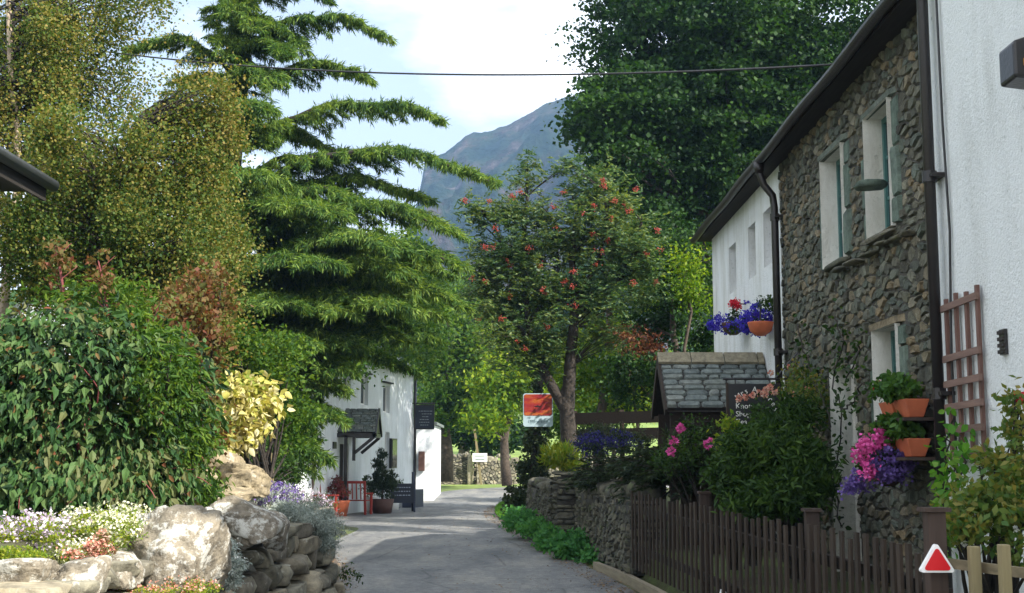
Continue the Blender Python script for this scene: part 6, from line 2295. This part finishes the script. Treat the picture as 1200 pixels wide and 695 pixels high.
r_ = ramp(nt, [(.35, (.20, .008, .02)), (.5, (.27, .022, .012)), (.62, (.36, .085, .016))])  # red tones darkened: shade on the sign is put into the colour
Lk(n_.outputs['Fac'], r_.inputs['Fac']); Lk(r_.outputs['Color'], p.inputs['Base Color']); p.inputs['Roughness'].default_value = .4
Lk(p.outputs['BSDF'], out.inputs['Surface'])
zm = at(0, 487, Ys).z
rrect(q0.x + .022, q1.x - .022, zm, q0.z - .022, .045, Ys - .008, Ys - .001).build('picture_panel', m_, e)
cx_ = (q0.x + q1.x) / 2
mz = at(0, 476, Ys).z
m = MB()
m.prism([(cx_ - .10, mz + .005), (cx_ - .03, mz - .022), (cx_ + .04, mz - .022), (cx_ + .12, mz + .012), (cx_ + .02, mz + .004), (cx_ - .01, mz + .03), (cx_ - .025, mz + .004)], Ys - .014, Ys - .009)
m.build('emblem', M['sign_black'], e)
text_mesh('illowery', .105, 'lettering', M['grey_letters'], e, Vector((cx_, Ys - .004, at(0, 495.5, Ys).z)) - e.location, (PI / 2, 0, 0), ext=.002, spacing=1.35)

# ------------------------------------------------------------------ plank fence behind the wall, and garden plants on the right
e = empty('plank_fence', (2.2, 28.6, 1), 'dark horizontal plank fence behind the rowan trunk', 'fence')
z0_ = at(0, 498, 28.6).z; z1_ = at(0, 484, 28.6).z
MB().bar((1.3, 28.6, (z0_ + z1_) / 2), (3.45, 27.4, (z0_ + z1_) / 2 + .02), .03, z1_ - z0_ - .01).build('plank', M['fence_rail'], e)
z2_ = at(0, 516, 28.6).z; z3_ = at(0, 503, 28.6).z
MB().bar((1.3, 28.6, (z2_ + z3_) / 2), (3.45, 27.4, (z2_ + z3_) / 2 + .02), .03, z3_ - z2_ - .01).build('plank', M['fence_rail'], e)
for (x, y) in ((1.4, 28.6), (2.4, 28.05), (3.4, 27.5)):
    MB().box(x - .05, x + .05, y, y + .1, .8, z1_ + .05).build('post', M['fence_wood'], e)

low_plant('fern', 'yellow-green feathery fern on top of the stone pier', 'plant', [L(655, 538, 18, 17, 23.1, 40, .3), L(672, 545, 14, 10, 23.1, 16, .3)], .13, 'lf_lime', per=26, cr=.10, A_up=1.3, W=.18)
low_plant('blue_plant', 'deep blue flowering mound beside the rowan trunk', 'plant', [L(712, 522, 38, 14, 25.0, 60, .5), L(690, 528, 20, 12, 24.6, 30, .4)], .05, 'lf_juniper', per=26, cr=.12, fmat='fl_navy', fn=1, fper=40, fl=.03)
low_plant('heather', 'dull grey-brown bush behind the blue flowers', 'shrub', [L(705, 508, 34, 10, 26.0, 40, .5), L(740, 515, 30, 12, 25.6, 40, .5)], .05, 'lf_ivy', per=44, cr=.14)


def juniper(lobes, base, label, mat='lf_juniper', hd=(-.7, -.4)):
    e = empty('juniper_shrub', base, label, 'shrub', 'low spreading conifers behind the fence')
    cen = np.concatenate([clump_centres(l[:6], l[6], .35) for l in lobes])
    m = MB()
    Cs, As = [], []
    rg = np.random.default_rng(len(label))
    for c in cen:
        d = np.array([hd[0] + rg.normal() * .5, hd[1] + rg.normal() * .5, .05 + rg.normal() * .2]); d /= np.linalg.norm(d)
        ns = 46
        u = rg.random(ns)[:, None] * .42
        P = c + d * u; P[:, 2] -= (u[:, 0] ** 2) * .35
        sd = np.cross(d, [0, 0, 1])
        A = d * .8 + sd * rg.choice([-1, 1], ns)[:, None] * rg.uniform(.2, 1, ns)[:, None] + rg.normal(size=(ns, 3)) * .2
        A[:, 2] -= .25
        Cs.append(P); As.append(A)
        m.tube([Vector(c), Vector(c + d * .4)], [.008, .004], 4, cap=False)
    m.build('stem', M['bark_dark'], e)
    leaves('foliage', np.concatenate(Cs), .10, M[mat], e, W=.22, A=np.concatenate(As), up=.9)


juniper([L(725, 553, 40, 17, 20.5, 60, .5), L(765, 545, 30, 22, 18.8, 60, .5), L(700, 560, 22, 12, 21.3, 30, .4)], (2.0, 20, .9), 'low spreading conifer draped over the dark garden wall')
juniper([L(795, 552, 42, 26, 17.2, 90, .5), L(830, 535, 34, 32, 16.4, 70, .5), L(770, 560, 24, 16, 17.6, 30, .4)], (2.3, 17, .5), 'taller spreading conifer behind the fence under the slate porch')


def rose(name, base, label, blooms, lobes, mat='lf_bush', fm='fl_coral', leafL=.05, per=20, r=.055, cat='shrub', cr=.12):
    e = bush(name, label, cat, base, lobes, leafL, mat, per=per, cr=cr, stems=6)
    for (px, py, Y) in blooms:
        c = np.array(at(px, py, Y))
        n = 40
        d = unit(rng.normal(size=(n, 3)))
        P = c + d * r * rng.uniform(.2, .75, (n, 1))
        V, Fc = leaf_geo(P, r * .8, W=1.0, A=d, up=.2)
        np_mesh('bloom', V, Fc, M[fm], e)
    return e


rose('rose_bush', (2.5, 16.3, .45), 'thin rose bush with red-pink blooms in front of the slate porch',
     [(797, 502, 15.8), (790, 517, 15.7), (787, 529, 15.6), (833, 518, 15.4), (829, 522, 15.5)], [L(808, 520, 30, 30, 16.0, 40, .4), L(790, 540, 26, 20, 15.9, 30, .3)], fm='fl_pink', r=.048)
bush('azalea_bush', 'large dark green azalea bush rising above the picket fence', 'shrub', (2.85, 12.9, .45),
     [L(905, 540, 62, 46, 13.0, 210, .6), L(902, 512, 30, 22, 13.4, 70, .4), L(940, 560, 34, 40, 12.4, 100, .4), L(862, 556, 30, 30, 13.4, 80, .4), L(932, 490, 24, 22, 13.6, 46, .4), L(905, 584, 58, 18, 12.2, 80, .4)],
     .085, 'lf_bush', per=26, cr=.10, W=.40, up=.7, tmpl=T_LEAF6)
bush('golden_shrub', 'small yellow-tipped shrub at the left shoulder of the azalea bush', 'shrub', (2.4, 13.9, .45), [L(852, 510, 14, 26, 13.9, 26, .2), L(858, 540, 16, 24, 13.7, 22, .2)], .06, 'lf_lime', per=16, cr=.08)
rose('crocosmia', (2.65, 14.4, .45), 'arching orange-red flower spray in front of the black hanging sign',
     [(866, 467, 14.3), (874, 465, 14.3), (882, 463, 14.3), (890, 460, 14.3), (897, 457, 14.3), (903, 454, 14.3), (896, 463, 14.2), (907, 460, 14.2)], [L(898, 482, 20, 9, 14.1, 18, .2)], fm='fl_coral', r=.034, cat='plant')
rose('wall_rose', (3.2, 14.9, .45), 'climbing rose with orange blooms around the second downpipe',
     [(903, 437, 15.0), (925, 430, 15.2), (945, 455, 14.6), (930, 462, 14.6)], [L(938, 450, 24, 22, 15.0, 36, .25), L(955, 470, 30, 30, 14.2, 40, .2)], mat='lf_rose', fm='fl_coral', r=.03)

# climbers up the stone wall
def climber(name, label, paths, mat, leafL, dens, Xp=3.36, r=.008, spread=.10, tm=T_LEAF6, bl=None):
    p0 = paths[0][0]
    def wp(px, py):
        d = ray(px, py); t = Xp / d.x
        return Vector((Xp, d.y * t, CAMZ + d.z * t))
    b_ = wp(*p0)
    e = empty(name, b_, label, 'climbing plant')
    m = MB(); Cs = []
    for pth in paths:
        w = [wp(*p) for p in pth]
        fine = []
        for a, b in zip(w, w[1:]):
            for k in range(4): fine.append(a.lerp(b, k / 4) + Vector((random.uniform(-.02, .03), random.uniform(-.03, .03), random.uniform(-.02, .02))))
        fine.append(w[-1])
        m.tube(fine, [r] * len(fine), 5, cap=False)
        n = int(sum((b - a).length for a, b in zip(w, w[1:])) * dens)
        F_ = np.array([v[:] for v in fine])
        idx = rng.random(n) * (len(F_) - 1); i = idx.astype(int); f = (idx - i)[:, None]
        Cs.append(F_[i] * (1 - f) + F_[i + 1] * f + rng.normal(size=(n, 3)) * spread * np.array([.5, 1, 1]))
    m.build('stem', M['bark_dark'], e)
    P = np.concatenate(Cs); P[:, 0] = np.minimum(P[:, 0], XW - .06)
    leaves('foliage', P, leafL, M[mat], e, W=.8, up=.2, tmpl=tm, A=rng.normal(size=P.shape) + np.array([-.4, 0, -.3]))
    if bl:
        leaves('blossom', P[rng.random(len(P)) < bl[1]] + np.array([-.04, 0, 0]), .05, M[bl[0]], e, W=1)
    return e


climber('wall_creeper', 'dark creeper climbing the stone cottage between door and azalea', [[(985, 620), (975, 560), (985, 500), (975, 440), (990, 400), (975, 370)], [(975, 500), (955, 450), (945, 420), (935, 380)], [(990, 450), (1005, 410), (1010, 395)], [(985, 480), (1000, 470), (1010, 450)]],
        'lf_bush', .06, 48)
climber('green_vine', 'fresh green vine climbing the bottom of the near brown downpipe', [[(1115, 640), (1112, 600), (1118, 560), (1110, 520), (1118, 490)], [(1118, 580), (1130, 540), (1125, 510)], [(1105, 600), (1108, 560), (1112, 530)]],
        'lf_vine', .075, 90, Xp=3.28)
rose('rose_bush', (2.9, 7.9, .4), 'straggling rose bush with white and pink blooms against the near white wall',
     [(1160, 616, 7.4), (1142, 605, 7.4), (1190, 620, 7.2), (1130, 637, 7.2), (1166, 590, 7.6)],
     [L(1150, 600, 42, 32, 7.5, 90, .3), L(1190, 570, 30, 40, 7.6, 60, .3), L(1195, 500, 18, 50, 7.9, 26, .2), L(1180, 540, 40, 16, 7.8, 22, .2), L(1125, 615, 16, 20, 7.3, 26, .2), L(1205, 620, 40, 60, 7.2, 50, .3)], mat='lf_rose', fm='fl_white', leafL=.055, per=13, r=.016, cr=.075)
rose('red_rose', (3.1, 8.1, .4), 'single red rose bloom on a thin stem before the near white wall',
     [(1194, 465, 8.0)], [L(1192, 480, 8, 10, 8.0, 5, .05)], mat='lf_rose', fm='fl_red', leafL=.05, per=8, r=.035, cat='plant', cr=.05)


# hanging baskets and wall troughs
def basket(base, label, lobes_leaf, lobes_fl, reds=None, pot=None, extra=None, holder=True):
    e = empty('hanging_basket', base, label, 'hanging basket', 'flower baskets on the cottage walls')
    x, y, z = base
    MB().tube([(x, y, z - .16), (x, y, z - .10), (x, y, z), (x, y, z + .02)], [.06, .14, .17, .175], 12).build('bowl', M['terracotta'] if pot else M['dark_pot'], e, smooth=True)
    MB().tube([(XW, y, z + .30), (x, y, z + .32), (x, y, z + .05)], .010, 6).build('bracket', M['black_paint'], e)
    leaves('foliage', scatter(np.concatenate([clump_centres(l[:6], l[6], .4) for l in lobes_leaf]), 22, .06), .045, M['lf_bush'], e)
    for (mt, lf) in lobes_fl:
        leaves('blossom', scatter(np.concatenate([clump_centres(l[:6], l[6], .3) for l in lf]), 34, .05), .028, M[mt], e, W=1.0)
    return e


bq = at(905, 375, 16.9)
basket((3.30, 16.9, bq.z - .05), 'hanging basket overflowing with blue lobelia, nearer one on the white cottage',
       [L(903, 358, 14, 10, 16.8, 16, .12), L(890, 372, 20, 14, 17.2, 12, .12)], [('fl_blue', [L(886, 372, 19, 22, 17.2, 60, .25), L(876, 384, 10, 10, 17.5, 16, .15)])], pot=True)
bq = at(862, 380, 19.0)
basket((3.30, 19.0, bq.z), 'hanging basket of blue lobelia topped by a red geranium, farther one on the white cottage',
       [L(862, 372, 12, 10, 19.0, 10, .12), L(866, 384, 14, 8, 18.8, 10, .12)], [('fl_blue', [L(847, 380, 16, 11, 19.2, 44, .25), L(865, 382, 12, 8, 18.8, 14, .2)]), ('fl_red', [L(861, 357, 7, 5.5, 19.0, 12, .06)])])
bq = at(1035, 548, 10.9)
basket((3.30, 11.35, at(1030, 548, 11.35).z), 'big hanging basket of magenta petunias and violet lobelia on the stone cottage',
       [L(1030, 540, 26, 24, 11.0, 40, .2)], [('fl_pink', [L(1014, 528, 14, 16, 10.9, 22, .14), L(1030, 513, 10, 9, 10.9, 10, .1), L(1018, 552, 8, 8, 10.8, 6, .08)]), ('fl_purple', [L(1042, 545, 24, 20, 10.85, 60, .16), L(1004, 565, 12, 14, 11.0, 16, .1)])])


def trough(zc, label):
    
    e = empty('wall_trough', (3.35, 10.9, zc), label, 'planter', 'terracotta troughs stacked on the stone cottage wall')
    for yy in (10.72, 11.13):
        m = MB()
        vs = []
        for (z, hw, hl) in ((zc - .075, .06, .15), (zc + .075, .10, .195)):
            vs += [(3.33 - hw, yy - hl, z), (3.33 + hw, yy - hl, z), (3.33 + hw, yy + hl, z), (3.33 - hw, yy + hl, z)]
        m.add(vs, [(3, 2, 1, 0), (4, 5, 6, 7), (0, 1, 5, 4), (1, 2, 6, 5), (2, 3, 7, 6), (3, 0, 4, 7)])
        m.build('trough', M['terracotta'], e, bevel=.008)
    MB().box(3.20, XW, 10.50, 11.34, zc - .105, zc - .078).build('shelf', M['post_wood'], e)
    leaves('foliage', scatter(clump_centres((3.27, 10.93, zc + .17, .16, .40, .11), 90, .4), 18, .05), .055, M['lf_begonia'], e, W=.8, tmpl=T_LEAF6)
    leaves('blossom', scatter(clump_centres((3.22, 11.2, zc + .22, .05, .22, .06), 5), 10, .02), .03, M['fl_red'], e, W=1)
    return e


trough(at(1063, 480, 10.9).z, 'upper terracotta trough of green plants beside the near downpipe')
trough(at(1063, 525, 10.9).z, 'lower terracotta trough of green plants beside the near downpipe')

# ------------------------------------------------------------------ verge: grass, ground plants, kerb, gravel, litter
def verge_pts(n, y0, y1, lo, hi, seed):
    rg = np.random.default_rng(seed)
    y = rg.uniform(y0, y1, n)
    r = np.interp(y, RY, RRt)
    x = r + rg.uniform(lo, hi, n)
    return x, y
n = 26000
rg = np.random.default_rng(5)
y = rg.uniform(23, 47, n); u = rg.random(n)
wid = np.interp(y, [23, 26, 30, 34, 40, 47], [.35, .5, .75, 1.0, 1.0, .5])
x = np.interp(y, RY, RRt) + .02 + u * wid
z = ground_h(x, y) + .02 + .12 * smooth01(u / .4)
A = rg.normal(size=(n, 3)) * .45; A[:, 2] = 1
o = leaves('grass', np.stack([x, y, z], 1), .16, mat_leaf('leaf_grass', [(.035, .12, .015), (.07, .20, .02), (.13, .27, .03)], .4), W=.12, A=A, up=0)
tag(o, kind='stuff')
for k, (lb, lab) in enumerate(((
        [L(618, 612, 26, 12, 26.5, 60, .8), L(640, 622, 26, 14, 24.5, 70, .7), L(604, 604, 18, 10, 29.5, 36, .8)], 'bright green leafy ground cover at the foot of the ivy pole'),
        ([L(675, 640, 34, 15, 21.3, 90, .6), L(650, 632, 22, 14, 23.0, 50, .5), L(700, 652, 18, 12, 20.3, 30, .3)], 'bright green leafy ground cover at the foot of the dark garden wall'))):
    low_plant('ground_cover', lab, 'plant', lb, .085, 'lf_ground', per=28, cr=.12, W=.7, tmpl=T_LEAF6, group='leafy ground cover along the verge')

# timber kerb between lane and gravel
kp = [at(690, 664, 1), at(735, 678, 1), at(775, 698, 1)]
def Gp(px, py, z):
    d = ray(px, py); t = (z - CAMZ) / d.z
    return Vector((d.x * t, d.y * t, z))
K = [Gp(698, 664, .06), Gp(735, 679, .06), Gp(775, 700, .06), Gp(850, 750, .06)]
m = MB()
for a, b in zip(K, K[1:]): m.bar(a, b, .08, .14)
tag(m.build('kerb', mat_wood('kerb_timber', (.20, .17, .12), .3, axis='Y')), kind='structure')
n = 5200
rg = np.random.default_rng(8)
y = rg.uniform(8, 19.2, n)
xl = np.interp(y, sorted([k.y for k in K]), [k.x for k in K][::-1]) + .04
xr = np.interp(y, FY + [19.5], FX + [1.55]) + .02
x = xl + rg.random(n) * np.maximum(xr - xl, .02)
V0, F0 = ico(1)
sz = rg.uniform(.010, .026, (n, 1, 1))
V = (np.stack([x, y, np.full(n, .05) + rg.random(n) * .03], 1)[:, None, :] + V0[None] * sz * rg.uniform(.5, 1.4, (n, 1, 3))).reshape(-1, 3)
Fc = (F0[None] + (np.arange(n) * len(V0))[:, None, None]).reshape(-1, 3)
tag(np_mesh('gravel', V, Fc, M['gravel']), kind='stuff')

# fallen leaves and grit along the edges of the lane
x1_, y1_ = verge_pts(4200, 14, 46, -.35, .12, 3)
x1_ = x1_ - np.abs(np.random.default_rng(1).normal(size=len(x1_))) * .05
x2_, y2_ = verge_pts(900, 14, 46, -2.6, 0, 4)
yl = rng.uniform(12, 24, 1500); xl_ = np.interp(yl, RY, RLt) + np.abs(rng.normal(size=1500)) * .12
x = np.concatenate([x1_, x2_, xl_]); y = np.concatenate([y1_, y2_, yl])
z = .4 * smooth01((y - 46) / 18) + .028
A = rng.normal(size=(len(x), 3)); A[:, 2] *= .1
o = leaves('litter', np.stack([x, y, z], 1), .035, M['litter'], W=.7, A=A, up=2.5)
tag(o, kind='stuff')

# verge weeds at the foot of the fence and rock wall
low_plant('weed_clump', 'small weed clump at the foot of the left wall end by the lane', 'plant', [L(412, 672, 10, 12, 14.6, 12, .1)], .04, 'lf_bush', per=14, cr=.05)
